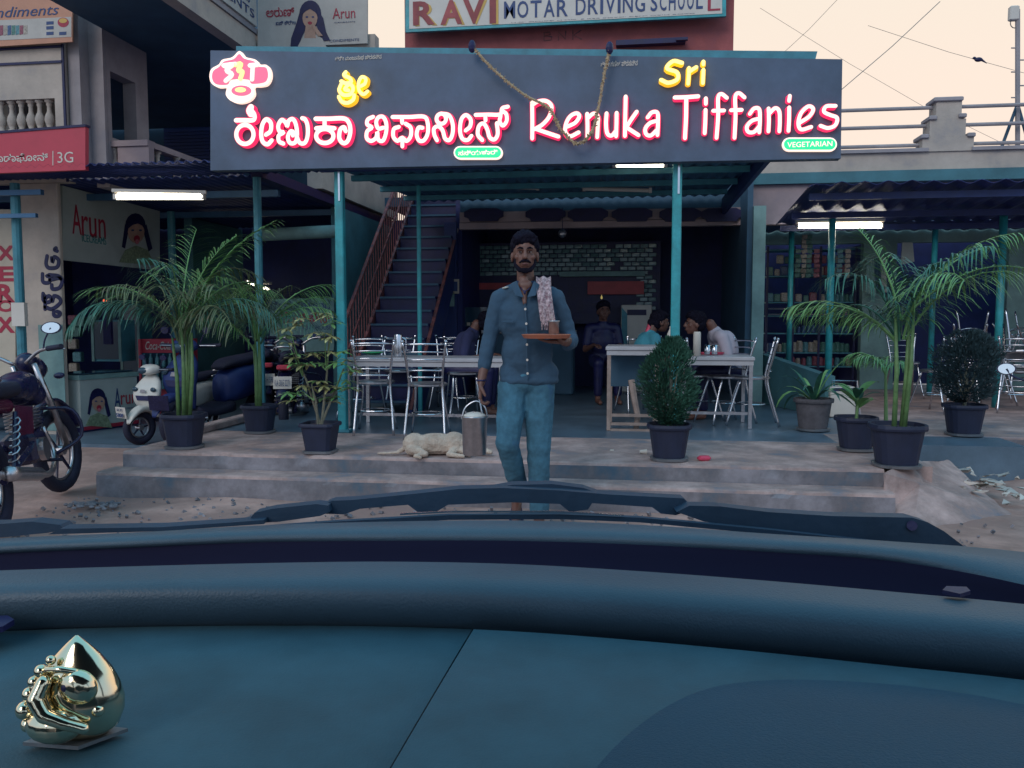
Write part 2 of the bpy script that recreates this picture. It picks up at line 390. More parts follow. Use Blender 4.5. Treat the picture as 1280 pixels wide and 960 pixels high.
def rough_step(name, x0, x1, yf_, yb_, z, seed):
    prof = [(yf_-.004, -.08), (yf_-.003, z*.35), (yf_, z*.7), (yf_+.001, z-.022), (yf_+.006, z-.007), (yf_+.018, z), (yf_+.06, z+.001), (yf_+.16, z), ((yf_+yb_)/2, z), (yb_, z)]
    n = int((x1-x0)/.035); vs = []; mb = MB()
    for i in range(n+1):
        x = x0+(x1-x0)*i/n; chip = max(0, _ns.noise(Vector((x*6, seed, 1)))-.28)*.07+max(0, _ns.noise(Vector((x*17, seed, 4)))-.3)*.03
        for j, (y, zz_) in enumerate(prof):
            e1 = _ns.noise(Vector((x*2.2, y*3, zz_*6+seed)))*.007+_ns.noise(Vector((x*11, y*9, zz_*20+seed)))*.003
            dy = e1+(chip if 3 <= j <= 5 else 0); dz = -(chip*.8 if 4 <= j <= 5 else 0)+(e1*.6 if j > 5 and j < 9 else 0)
            vs.append((x, y+dy, zz_+dz))
    m = len(prof); mb.add(vs, []); 
    for i in range(n):
        for j in range(m-1): mb.f.append((i*m+j, i*m+j+1, (i+1)*m+j+1, (i+1)*m+j)); mb.m.append(1 if j < 3 else 0)
    mb.f += [tuple(range(m)), tuple(n*m+j for j in range(m))]; mb.m += [1, 1]
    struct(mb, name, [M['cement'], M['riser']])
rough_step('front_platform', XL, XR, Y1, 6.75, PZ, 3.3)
struct(MB().bb((XR-.01, 5.75, -.1), (XE, 7.3, PZ-.003)), 'platform_end', M['cement'])
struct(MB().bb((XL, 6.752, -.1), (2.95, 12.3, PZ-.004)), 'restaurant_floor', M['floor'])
xl2 = pt(120, 590, y=Y2).x
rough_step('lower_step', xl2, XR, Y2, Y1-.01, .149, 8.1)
A = [pt(1104, 590, z=PZ+.004), pt(1150, 577, z=PZ+.004), pt(1186, 575, z=.20), pt(1225, 610, z=.06), pt(1268, 646, z=-.02), pt(1140, 664, z=-.02), pt(1108, 640, z=.02)]
ctr = pt(1150, 605, z=.17)
mb = MB(); mb.add([ctr]+A+[p-V(0, 0, .4) for p in A], [(0, i+1, (i+1) % 7+1) for i in range(7)]+[(i+1, i+8, (i+1) % 7+8, (i+1) % 7+1) for i in range(7)])
rmp = struct(mb, 'cement_ramp', M['cement'])
sb = rmp.modifiers.new('subdivide', 'SUBSURF'); sb.subdivision_type = 'SIMPLE'; sb.levels = sb.render_levels = 4
folds(rmp, .05, .28)
x2 = pt(1140, 546, z=PZ).x
struct(MB().bb((x2, 7.28, -.1), (12, 13, PZ+.001), bev=.01), 'right_platform', M['cement'])
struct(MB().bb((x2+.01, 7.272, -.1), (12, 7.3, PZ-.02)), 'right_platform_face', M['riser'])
struct(MB().bb((-12, 7.4, -.1), (XL-.004, 13.4, .012)), 'left_pavement', M['floor'])
k1 = pt(258, 552, z=PZ); 
struct(MB().bb((XL-.02, 6.3, PZ-.002), (XL+.1, 12, PZ+.06), bev=.01), 'edge_kerb', M['cement'])

# ---------------- left building
t = thing('left_building', 'cream and grey two storey building at far left with deep balcony recess', 'building', (-6, 8, 0))
F8 = yf(8.0)
P8 = lambda u, v, y=8.0: pt(u, v, y=y)
def wallrect(u0, u1, z0, z1, y, th, name, m, par, extra=0):
    a = pt(u0, 300, y=y).x if not isinstance(u0, float) else u0; b = pt(u1, 300, y=y).x if not isinstance(u1, float) else u1
    return MB().bb((a, y, z0), (b, y+th, z1)).build(name, m, par, world=True)
zt = 6.5
a = pt(-130, 300, y=8).x; b = pt(88, 300, y=8).x
z_b0, z_b1 = P8(34, 163).z, P8(34, 124).z; bx = P8(69, 140).x
MB().bb((a, 8, 2.62), (b, 8.12, z_b0)).bb((a, 8, z_b1), (b, 8.12, zt)).bb((bx, 8, z_b0), (b, 8.12, z_b1)).bb((a, 8.5, z_b0-.1), (bx, 8.6, z_b1+.1)).build('wall', M['cream'], t, world=True)
for v0 in (60, 79):
    MB().bb((a, 7.985, P8(40, v0).z-.012), (b, 8.002, P8(40, v0).z+.012)).build('groove', M['ink'], t, world=True)
MB().bb((b-.012, 7.985, 2.62), (b+.012, 8.002, P8(88, 55).z)).build('groove', M['ink'], t, world=True)
def baluster_mb(h, r=.05):
    pr = [(r*.9, 0), (r*.9, h*.06), (r*.5, h*.10), (r*.75, h*.2), (r, h*.36), (r*.8, h*.5), (r*.45, h*.62), (r*.42, h*.78), (r*.6, h*.84), (r*.5, h*.9), (r*.9, h*.94), (r*.9, h)]
    return MB().lathe(pr, n=12)
h = z_b1-z_b0
b0 = baluster_mb(h).build('baluster', M['cream'], t, smooth=True)
for i, u in enumerate((2, 15, 27, 39, 50, 62, -10)):
    o = b0 if i == 0 else b0.copy()
    if i: col.objects.link(o)
    p = pt(u, 143, y=8.06); o.location = V(p.x+6, p.y-8, z_b0)
# columns
MB().bb((b+.014, 8.05, 2.66), (pt(104, 200, y=8.05).x, 8.5, zt)).build('column', M['grey'], t, world=True)
MB().bb((pt(104, 200, y=8.2).x+.002, 8.2, 2.66), (pt(133, 200, y=8.2).x, 8.245, zt)).build('column', M['grey'], t, world=True)
cx = pt(133, 200, y=8.2).x
X5 = Frame((cx, 0, 0), (0, 1, 0), (1, 0, 0))
def xw(u, v): return pt(u, v, x=cx)
yA, yB, yC, yD = 8.25, xw(139, 130).y, xw(170, 130).y, xw(185, 130).y
zo0, zo1 = xw(155, 177).z, xw(155, 97).z
MB().bb((cx-.15, yA, 2.6), (cx, yB, zt)).bb((cx-.15, yC, 2.6), (cx, yD, zt)).bb((cx-.15, yB, 2.6), (cx, yC, zo0)).bb((cx-.15, yB, zo1), (cx, yC, zt)).bb((cx-1.2, yB, 2.6), (cx-1.1, yC, zt)).build('recess_wall', M['grey'], t, world=True)
yb = 12.6
zs1, zs0 = pt(240, 160, y=yb).z, pt(240, 220, y=yb).z
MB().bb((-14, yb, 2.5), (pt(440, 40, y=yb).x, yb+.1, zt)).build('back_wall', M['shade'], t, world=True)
MB().bb((pt(170, 130, y=yb).x, yb-.02, pt(220, 147, y=yb).z), (-1, yb-.001, pt(220, 122, y=yb).z)).build('painted_band', M['rust'], t, world=True)
s0 = MB().bb((-.45, -.02, 0), (.75, 0, .045)).build('shutter_slat', M['navy'], t)
sx = pt(240, 180, y=yb).x; i = 0
while zs0+i*.052 < zs1:
    o = s0 if i == 0 else s0.copy()
    if i: col.objects.link(o)
    o.location = V(sx+6, yb-.02-8, zs0+i*.052); i += 1
# balcony parapet with coping, front and receding balusters
zp0, zp1 = pt(150, 207, y=8.3).z, pt(150, 176, y=8.3).z
MB().bb((pt(112, 190, y=8.3).x, 8.28, zp1-.06), (pt(186, 190, y=8.3).x, 8.42, zp1)).bb((pt(147, 190, y=8.3).x, 8.30, zp0-.1), (pt(186, 190, y=8.3).x, 8.40, zp1-.06)).build('balcony_parapet', M['mauve'], t, world=True)
h2 = zp1-.06-zp0+.1
b1 = baluster_mb(h2, .045).build('baluster', M['cream'], t, smooth=True)
pts_ = [pt(u, 190, y=8.35) for u in (116, 130, 144)]
x3 = pt(186, 190, y=8.35).x-.05
pts_ += [V(x3+.02*k, 8.6+.35*k, 0) for k in range(9)]
for i, p in enumerate(pts_):
    o = b1 if i == 0 else b1.copy()
    if i: col.objects.link(o)
    o.location = V(p.x+6, p.y-8, zp0-.1)
MB().bb((x3-.05, 8.42, zp1-.06), (x3+.06, 12.5, zp1)).build('balcony_coping', M['mauve'], t, world=True)
# overhanging slab and white fascia (receding), ground floor piers
xo = pt(278, 60, D=9).x
MB().bb((xo-.02, 6.0, 4.12), (xo+.12, 9.2, 4.34)).build('fascia', M['cream'], t, world=True)
MB().bb((xo+.005, 6.0, 4.345), (xo+.14, 9.25, 4.40)).build('fascia_trim', M['grey'], t, world=True)
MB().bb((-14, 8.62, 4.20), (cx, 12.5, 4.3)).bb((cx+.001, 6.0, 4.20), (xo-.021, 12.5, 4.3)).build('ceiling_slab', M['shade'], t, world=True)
MB().bb((xo+.12, 9.05, 4.12), (pt(470, 30, y=9.1).x, 9.2, 4.3)).build('fascia', M['cream'], t, world=True)
# pillar with Kannada lettering
pl = pt(35, 500, y=8.0).x; pr_ = pt(82, 500, y=8.0).x
pil = MB().bb((pl, 8.0, 0), (pr_, 8.06, 2.62), bev=.01).build('pillar', M['cream'], t, world=True)
# lower peeling patch
MB().bb((pt(50, 470, y=7.99).x, 7.992, .05), (pr_+.002, 7.999, pt(60, 406, y=8).z)).build('peeling_patch', M['greenwall'], t, world=True)
Fp = yf(7.998)
for i, (s_, v0, v1) in enumerate((('ಜೆ', 338, 312), ('ರಾ', 371, 342), ('ಕ್ಸ', 398, 368))):
    pass
kan = MB()
def kstroke(f, mb, zone, uv, wid, **k):
    x0, y0, sc_ = zone; f.stroke(mb, [(x0+a/sc_, y0+b_/sc_) for a, b_ in uv], wid, **k)
Z5 = (0, 200, 4.0)
for st in ([(285, 455), (272, 448), (280, 440)], [(235, 480), (230, 520), (245, 540), (285, 535), (292, 500), (270, 485), (262, 510), (258, 490)],
           [(212, 570), (215, 610), (245, 612), (248, 585), (235, 580)], [(250, 600), (300, 590), (310, 610), (295, 640), (262, 645), (258, 625)], [(245, 575), (290, 580), (305, 595)],
           [(215, 668), (216, 700), (235, 712), (258, 700), (245, 680), (228, 690)], [(225, 735), (260, 745), (300, 715), (296, 690), (270, 680), (262, 705)], [(225, 680), (225, 745)], [(268, 755), (270, 778), (292, 780), (300, 765), (285, 758)]):
    kstroke(Fp, kan, Z5, st, 4.4, depth=.004)
kan.build('kannada_lettering', [M['ink'], M['ink']], t, world=True)
# side wall and rear of the ice cream shop
MB().bb((-6.12, 10.9, 0), (-6.0, 12.4, 2.6)).build('side_wall', M['tealwall'], t, world=True)
MB().bb((-12, 12.4, 0), (-3.72, 12.5, 2.62)).bb((-9, 8.4, 0), (-8.9, 12.4, 2.6)).build('garage_back_wall', M['inner'], t, world=True)
MB().bb((-3.72, 10.1, 0), (-3.6, 12.55, 2.6)).build('divider_wall', M['tealwall'], t, world=True)
MB().bb((-3.72, 7.9, 2.60), (-3.6, 12.5, 2.70)).build('roof_beam', M['ink'], t, world=True)
MB().bb((-3.74, 9.4, 2.72), (-3.55, 12.5, 3.3)).build('upper_wall', M['cream'], t, world=True)
MB().cyl(pt(318, 294, y=9.6), pt(424, 289, y=9.6), .075, n=14).build('duct', M['greenwall'], t, world=True, smooth=True)
MB().cyl(V(-6.0, 10.2, 0)+V(.1, 0, 0), V(-5.9, 10.2, 2.6), .05).build('drain_pipe', M['poledim'], t, world=True)

# ---------------- right building
t = thing('right_building', 'pale single storey building at right with railed roof parapet and stepped pier', 'building', (4, 10.5, 0))
YR = 10.5
q = lambda u, v: pt(u, v, y=YR)
xa = q(925, 200).x; xb = 14
z0, z1 = q(1100, 214).z, q(1100, 187).z
MB().bb((xa, YR, z0), (xb, YR+.2, z1-.04)).build('parapet', M['cream'], t, world=True)
MB().bb((xa, YR-.04, z1-.04), (q(1160, 180).x, YR+.24, z1)).bb((q(1214, 180).x, YR-.04, z1-.04), (xb, YR+.24, z1)).build('parapet_coping', M['grey'], t, world=True)
MB().bb((xa, YR-.06, q(1100, 228).z), (xb, YR+.2, z0-.002)).build('cornice_shadow_band', M['tealwall'], t, world=True)  # teal strip painted for the shadow below the parapet
for nm, (ua, ub, va, vb) in (('pier_tier', (1152, 1216, 190, 172)), ('pier_tier', (1161, 1206, 171.8, 150)), ('pier_tier', (1169, 1201, 149.8, 127))):
    MB().bb((q(ua, va).x, YR-.02, q(ua, va).z), (q(ub, va).x, YR+.22, q(ua, vb).z)).build(nm, M['cream'], t, world=True)
for (ua, ub, v) in ((1150, 1160, 170), (1208, 1218, 168), (1160, 1170, 147), (1197, 1207, 144), (1166, 1203, 124)):
    MB().bb((q(ua, v).x, YR-.05, q(ua, v).z-.035), (q(ub, v).x, YR+.25, q(ua, v).z+.012), bev=.008).build('pier_cap', M['grey'], t, world=True)
for v in (132, 155, 179):
    z = q(1166, v).z; MB().cyl((xa-2.5, YR+.1, z), (xb, YR+.1, z), .022, n=8).build('roof_rail', M['grey'], t, world=True)
MB().bb((xa, YR, 2.35), (q(1020, 250).x, YR+.15, q(1100, 228).z-.002)).build('upper_wall', M['mauve'], t, world=True)
MB().bb((q(1020, 250).x+.002, YR+.1, 2.44), (xb, YR+.2, q(1100, 228).z-.002)).build('upper_wall', M['mauve'], t, world=True)
YW = 12.1
qw = lambda u, v: pt(u, v, y=YW)
xs = [qw(u, 300).x for u in (955, 1080, 1122, 1262)]; zd, zd2 = qw(1000, 305).z, qw(1200, 302).z
MB().bb((xs[0]-.35, YW, PZ), (xs[0], YW+.15, 3)).bb((xs[1], YW, PZ), (xs[2], YW+.15, zd)).bb((xs[0], YW, zd), (xs[2], YW+.15, 3)).bb((xs[2], YW, zd2), (xs[3], YW+.15, 3)).bb((xs[3], YW, PZ), (xb, YW+.15, 3)).build('shop_wall', M['greenwall'], t, world=True)
MB().bb((xs[0]-.3, YW+1.2, PZ), (xb, YW+1.3, 3)).bb((xs[1]-.0, YW+.15, PZ), (xs[1]+.05, YW+1.2, zd)).build('shop_inner_wall', M['inner'], t, world=True)

# ---------------- centre building (restaurant below, red upper storey)
t = thing('restaurant_building', 'restaurant building with dark open front, tiled rear wall and red upper storey', 'building', (0, 10, PZ))
YC = 10.2; qc = lambda u, v: pt(u, v, y=YC)
xl, xr = -2.12, pt(931, 350, y=9.7).x
MB().bb((pt(506, 40, y=12.7).x, 12.7, 2.8), (pt(917, 40, y=12.7).x, 14.5, 9)).build('upper_storey', M['redwall'], t, world=True)
MB().bb((xl, YC, qc(750, 284).z), (xr, YC+.12, qc(750, 276).z)).build('cornice_ledge', M['mauve'], t, world=True)
MB().bb((xl, YC+.05, qc(750, 275.5).z), (xr, YC+.15, 3.0)).build('cornice_wall', M['shade'], t, world=True)
orn0 = None
for i, u in enumerate((605, 682, 735, 790, 850, 902)):
    c = qc(u, 268); mb = MB()
    prof = [(-.24, .03), (-.24, -.03), (-.19, -.05), (-.17, -.085), (.17, -.085), (.19, -.05), (.24, -.03), (.24, .03), (.16, .07), (-.16, .07)]
    if orn0 is None:
        orn0 = mb.prism([V(a_, -.03, b_) for a_, b_ in prof], (0, .05, 0)).build('cornice_ornament', M['ink'], t); o = orn0
    else: o = orn0.copy(); col.objects.link(o)
    o.location = V(c.x, YC-10-.005, c.z-PZ)
mb = MB().bb((xl, YC+.02, qc(750, 275).z), (xr, YC+.045, qc(750, 262).z)); mb.build('cornice_panel', M['mauve'], t, world=True)
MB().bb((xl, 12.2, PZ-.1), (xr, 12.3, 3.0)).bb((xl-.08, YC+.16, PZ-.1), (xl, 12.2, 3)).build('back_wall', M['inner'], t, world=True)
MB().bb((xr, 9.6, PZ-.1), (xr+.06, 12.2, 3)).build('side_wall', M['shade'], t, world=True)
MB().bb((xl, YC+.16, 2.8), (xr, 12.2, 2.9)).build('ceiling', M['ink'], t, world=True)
MB().bb((xr+.062, 9.55, PZ), (pt(955, 350, y=9.6).x, 9.8, 2.45)).build('corner_column', M['greenwall'], t, world=True)
MB().bb((pt(556, 350, y=YC).x, YC-.02, PZ), (pt(571, 350, y=YC).x, YC+.03, 2.4)).build('door_post', M['navy'], t, world=True)
# tiled wall: each tile a piece, one shared mesh
YT = 11.6; qt = lambda u, v: pt(u, v, y=YT)
tx0, tx1 = qt(572, 300).x, qt(826, 300).x; tz0, tz1 = PZ+.9, qt(700, 303).z
MB().bb((tx0, YT, tz0), (tx1, YT+.1, tz1)).bb((qt(806, 300).x, YT, PZ), (tx1, YT+.1, tz0)).build('tile_backing', M['ink'], t, world=True)
tm = MB().box((0, -.006, 0), (.104, .016, .052), bev=.006).build('tile', M['tile'], t)
nx_ = int((tx1-tx0)/.112); nz_ = int((tz1-tz0)/.06); k = 0
for j in range(nz_):
    for i in range(nx_):
        x = tx0+.06+i*.112+(.05 if j % 2 else 0); z = tz0+.03+j*.06
        if x > tx1-.05 or random.random() < .03: continue
        u_ = 0
        if z < qt(700, 345).z and x < qt(800, 300).x: continue
        if k > 290: continue
        o = tm if k == 0 else tm.copy()
        if k: col.objects.link(o)
        o.location = V(x, YT-10, z-PZ); o.rotation_euler = (random.gauss(0, .05), 0, random.gauss(0, .05)); k += 1
# red shelf board, posters and counter
MB().bb((qt(735, 350).x, YT-.08, qt(770, 368).z), (qt(805, 350).x, YT-.02, qt(770, 352).z)).build('red_shelf_panel', M['redpanel'], t, world=True)
MB().bb((qt(574, 340).x, YT-.06, qt(600, 425).z), (qt(690, 340).x, YT-.012, qt(600, 352).z)).build('dark_menu_panel', M['ink'], t, world=True)
MB().bb((qt(576, 360).x, YT-.075, qt(600, 362).z), (qt(640, 360).x, YT-.061, qt(600, 354).z)).build('menu_header', M['redpanel'], t, world=True)
MB().bb((qt(700, 350).x, YT-.09, qt(710, 346).z), (qt(806, 350).x, YT-.04, qt(710, 340).z)).build('shelf_edge', M['greenwall'], t, world=True)
MB().bb((-1.9, 10.6, PZ), (-.75, 11.0, PZ+.78), bev=.02).build('serving_counter', M['shade'], t, world=True)
MB().bb((-1.92, 10.58, PZ+.78), (-.73, 11.02, PZ+.82)).build('counter_top', M['tabtop'], t, world=True)

# ---------------- signs on upper floors
def girl(F, par, u, v, s, dull=False):   # printed figure of a girl with long hair, pure flat shapes
    F.poly('printed_hair', F.discpoly(u, v, 17*s, 21*s), par, M['blueink']) if False else None
    f = lambda n, pts, m, off: F.poly(n, [(u+a*s, v+b_*s) for a, b_ in pts], m, par, off=off, th=.002)
    el = lambda cx_, cy2, rx, ry, n=18: [(cx_+rx*math.cos(2*math.pi*i/n), cy2+ry*math.sin(2*math.pi*i/n)) for i in range(n)]
    f('printed_hair', el(0, 0, 11, 14), M['ink'], .003)
    f('printed_hair', [(-10, -4), (-14, 10), (-19, 24), (-20, 36), (-12, 33), (-8, 22), (-4, 14)], M['ink'], .0055); f('printed_hair', [(6, -8), (13, 4), (16, 18), (20, 26), (12, 27), (8, 16), (5, 8)], M['ink'], .006); f('printed_neck', [(-4, 10), (4, 10), (6, 24), (-6, 24)], M['skinprint'], .009)
    f('printed_dress', [(-14, 36), (-8, 24), (-3, 20), (4, 20), (12, 24), (18, 36), (18, 44), (-14, 44)], M['paper'] if not dull else M['greenwall'], .008)
    f('printed_face', el(0, 4, 7.5, 10), M['skinprint'], .0105)
    f('printed_fringe', [(-8, 1), (-7, -6), (0, -8), (6, -6), (8, 2), (5, -2), (0, -5), (-4, -3)], M['ink'], .013)
    f('printed_mouth', el(0, 9, 2.2, 1.6, 10), M['redink'], .013)
    f('printed_eye', el(-3, 3, 1.3, .9, 8), M['blueink'], .013); f('printed_eye', el(3, 3, 1.3, .9, 8), M['blueink'], .013)
    f('printed_arm', [(8, 22), (2, 12), (4, 10), (13, 22)], M['skinprint'], .0155)
tg = 'advertising boards on the upper floor'
y = 9.0; F = yf(y)
t = thing('ice_cream_billboard', 'pale ice cream billboard with long haired girl between red words, above the main sign', 'billboard', pt(390, 55, y=y))
F.poly('panel', [(322, 60), (322, -60), (459, -66), (459, 54)], M['paper'], t, off=-.03, th=.03)
girl(F, t, 388, 18, 1.25)
F.text('ಅರುಣ್', 'kannada_word', M['redink'], t, (333, 22, 368, 8)); F.text('ಐಸ್ ಕ್ರೀಂ', 'kannada_word', M['blueink'], t, (345, 32, 370, 25))
F.text('Arun', 'brand_word', M['redink'], t, (416, 24, 444, 9)); F.text('ICECREAMS', 'small_print', M['blueink'], t, (418, 29, 444, 26.5)); F.text('CONDIMENTS', 'small_print', M['blueink'], t, (412, 53, 449, 48))
xq = xo+.16
t = thing('side_billboard', 'pale billboard receding beside the long haired girl, above the diagonal white fascia', 'billboard', (xq, 8, 4.4))
F = Frame((xq, 0, 0), (0, 1, 0), (1, 0, 0))
MB().bb((xq-.04, 6.4, 4.41), (xq, 9.0-.03, 6)).build('panel', M['paper'], t, world=True)
F.text('CONDIMENTS', 'small_print', M['blueink'], t, ('ab', 7.2, 4.47, 8.9, 4.56)); F.text('ಅರುಣ್', 'kannada_word', M['redink'], t, ('ab', 8.2, 4.72, 8.85, 4.95)); F.text('ಐಸ್ ಕ್ರೀಂ', 'kannada_word', M['blueink'], t, ('ab', 8.3, 4.60, 8.8, 4.68))
# condiments banner
F = yf(7.94)
t = thing('condiments_banner', 'orange banner with script word and jar pictures at top left corner', 'banner', F.w(*F.hit(0, 58)))
F.poly('panel', [(-120, 66), (-120, -70), (92, -80), (92, 53)], M['orange'], t, off=0, th=.02)
F.poly('white_strip', [(-120, 57), (-120, 32), (91, 22), (91, 47)], M['paper'], t, off=.021, th=.002)
F.text('Condiments', 'script_word', M['blueink'], t, (-28, 25, 75, 6), off=.022, shear=.3)
F.text('ಕಾಂಡಿಮೆಂಟ್ಸ್', 'kannada_word', M['redink'], t, (-20, 2, 80, -14), off=.022)
for i, u in enumerate((4, 9, 14, 19, 24, 29, 34)):
    F.poly('printed_jar', [(u-2.2, 46-.1*u*.5), (u-2.2, 33), (u+2.2, 32.5), (u+2.2, 45-.1*u*.5)], M['goods'][i % 5], t, off=.024, th=.001)
for (u, v) in ((60, 28), (60, 34), (60, 41), (76, 41)):
    F.poly('printed_box', [(u, v+4), (u, v), (u+9, v-.5), (u+9, v+3.5)], M['blueink'], t, off=.024, th=.001)
F.poly('printed_bowl', F.discpoly(81, 29, 7, 6), M['redink'], t, off=.024, th=.001); F.poly('printed_food', F.discpoly(81, 27, 5, 3), M['goldink'], t, off=.026, th=.001)
# red phone sign
F = yf(7.2)
t = thing('red_shop_sign', 'red sign with white Kannada word and 3G over the left shop', 'sign', F.w(*F.hit(0, 213)))
F.poly('panel', [(-120, 222), (-120, 178), (111, 160), (111, 213.5)], M['redsign'], t, off=0, th=.05)
F.poly('top_frame', [(-120, 178), (-120, 175), (112, 157), (112, 160)], M['ink'], t, off=-.01, th=.07)
F.text('ವೊಡಾಫೋನ್', 'kannada_word', M['white'], t, (-10, 206, 65, 192), off=.052)
F.text('3G', 'word', M['white'], t, (77, 205, 96, 191), off=.052); F.poly('divider_bar', [(70.5, 208), (70.5, 190), (71.5, 190), (71.5, 208)], M['white'], t, off=.051, th=.002)
# driving school board
F = yf(12.5)
t = thing('driving_school_board', 'white driving school board with blue border on the red upper storey', 'sign', F.w(*F.hit(700, 40)))
F.poly('border', [(508, 42), (508, -34), (907, -58), (907, 22)], M['pole'], t, off=0, th=.06)
F.poly('panel', [(513, 38), (513, -34), (902, -58), (902, 19)], M['white'], t, off=.061, th=.006)
for i, (c, u) in enumerate((('R', 518), ('A', 552), ('V', 580), ('I', 613))):
    wd = 8 if c == 'I' else 27
    F.text(c, 'letter', M['goldink'], t, (u+3, 35-i*.8, u+wd+3, 5-i*1.4), off=.07); F.text(c, 'letter', M['redwall'], t, (u, 34-i*.8, u+wd, 3-i*1.4), off=.074, bold=.035)
wds = (('MOTAR', 630, 712, 25), ('DRIVING', 719, 808, 20.5), ('SCHOOL', 812, 880, 16))
for wrd, ua, ub, v in wds: 
    ws_ = [.42 if c == 'I' else 1 for c in wrd]; u0 = ua
    for i, c in enumerate(wrd):
        ww = (ub-ua)/sum(ws_)*ws_[i]; u0 += ww; F.text(c, 'letter', M['blueink'], t, (u0-ww+1, v+.5-i*.6, u0-1.6, v-21.5-i*.6), off=.07, bold=.012)
F.text('L', 'letter', M['redink'], t, (884, 16, 900, -4), off=.07)
F.text('H.O. OPP. BUS STAND, BIDAR', 'small_print', M['blueink'], t, (642, 31, 745, 25.5), off=.07) if False else None
F.text('H.O. OFFICE, H.NO. 8 KEB ROAD, CELL, MAIN ROAD', 'small_print', M['blueink'], t, (640, 30, 868, 19), off=.07)
t2 = thing('black_box_sign', 'long black box on the red wall under the driving school board', 'box', pt(810, 55, y=12.6))
MB().bb(pt(770, 60, y=12.68), pt(857, 46, y=12.55)).build('casing', M['ink'], t2, world=True)
MB().bb(pt(845, 52, y=12.55), pt(860, 46, y=12.48)).build('end_bracket', M['ink'], t2, world=True)
t3 = MB(); F = yf(12.698)
for st in ([(680, 41), (680, 51), (689, 50), (690, 46), (681, 45), (688, 43), (687, 40), (680, 41)], [(698, 50), (698, 40), (707, 49), (707, 39)], [(716, 49), (716, 38)], [(726, 38), (717, 44), (727, 49)]):
    F.stroke(t3, st, 1.6, depth=.004, smooth=False)
tag(t3.build('painted_initials', [M['rust'], M['rust']]), 'letters B N K painted on the red wall above the main sign', 'painted letters')

# ---------------- awnings
def corrugated(x0, x1, y0, y1, z0, z1, pitch=.15, amp=.022, th=.004, ny=2, jag=0):
    n = int(abs(x1-x0)/pitch*6); vs = []; fs = []
    for k in range(2):
        for j in range(ny):
            for i in range(n+1):
                x = x0+(x1-x0)*i/n; f = j/(ny-1); yy = y0+(y1-y0)*f
                if j == 0 and jag: yy += jag*math.sin(int(x/.9)*2.1)
                vs.append((x, yy, z0+(z1-z0)*f+amp*math.sin(2*math.pi*x/pitch)+k*th))
    m = n+1
    for k in range(2):
        for j in range(ny-1):
            for i in range(n): a = k*m*ny+j*m+i; fs.append((a, a+1, a+m+1, a+m))
    for i in range(n): fs.append((i, i+1, m*ny+i+1, m*ny+i))
    return MB().add(vs, fs)
t = thing('left_awning', 'dark corrugated sheet awning over the ice cream shop at left', 'awning', (-6, 7.4, 2.6))
corrugated(-9.5, -3.0, 7.15, 8.0, 2.62, 2.66, pitch=.085, amp=.013).build('roof_sheet', M['corr'], t, world=True)
corrugated(-9.5, -3.76, 8.02, 12.3, 2.64, 2.62, pitch=.1, amp=.012).build('rear_roof_sheet', M['corr'], t, world=True)
for yy in (8.6, 10.2): MB().bb((-9, yy, 2.52), (-3.1 if yy < 8 else -3.75, yy+.06, 2.59)).build('purlin', M['corr2'], t, world=True)
pp = pt(325, 500, z=.3); MB().cyl((pt(325, 400, y=7.9).x, 7.9, .05), (pt(325, 400, y=7.9).x, 7.9, 2.6), .04, n=10).build('post', M['poledim'], t, world=True)
MB().cyl(pt(25, 400, y=7.7)*1, pt(25, 400, y=7.7)*1, .01) 
px_ = pt(26, 400, y=7.6).x; MB().cyl((px_, 7.6, 0), (px_, 7.6, 2.55), .045, n=10).build('post', M['poledim'], t, world=True)
MB().bb((px_-.6, 7.5, 2.42), (px_+.35, 7.55, 2.47)).bb((px_-.2, 7.48, 2.2), (px_+.3, 7.52, 2.24)).build('cross_bar', M['corr2'], t, world=True)
MB().bb((px_-.02, 7.5, 1.15), (px_+.12, 7.55, 1.38)).build('meter_box', M['white'], t, world=True)

t = thing('centre_canopy', 'blue sheet canopy on teal posts behind the main sign', 'canopy', (-.5, 7, PZ))
cxl, cxr = -2.6, pt(955, 201, y=6.95).x
corrugated(cxl, cxr, 6.86, YC-.02, 2.52, 2.66, pitch=.12, amp=.012).build('roof_sheet', M['corr2'], t, world=True)
for yy in (7.6, 8.5, 9.4): MB().bb((cxl, yy, 2.47+.04*(yy-7)), (cxr-.02, yy+.05, 2.52+.04*(yy-7))).build('purlin', M['poledim'], t, world=True)
MB().bb((cxr, 6.88, 2.44), (cxr+.04, 10.2, 2.62)).build('edge_beam', M['navy'], t, world=True)
MB().bb((cxl, 6.80, 2.44), (cxr, 6.85, 2.50)).build('front_beam', M['navy'], t, world=True)
for u, r in ((427, .036), (844, .036)):
    x = pt(u, 400, y=6.86).x; MB().box((x, 6.86, (PZ+3.3)/2), (r*2, r*2, 3.3-PZ), bev=.008).build('post', M['pole'], t, world=True)
    MB().box((x, 6.86, PZ+.01), (.15, .15, .02)).build('foot_plate', M['poledim'], t, world=True)
    MB().bb((x+.002, 6.815, 2.2), (x+.018, 6.824, 2.44)).build('conduit', M['chrome'], t, world=True)
x = pt(524.5, 400, y=8.0).x; MB().cyl((x, 8.0, PZ), (x, 8.0, 2.5), .021, n=10).build('post', M['pole'], t, world=True)

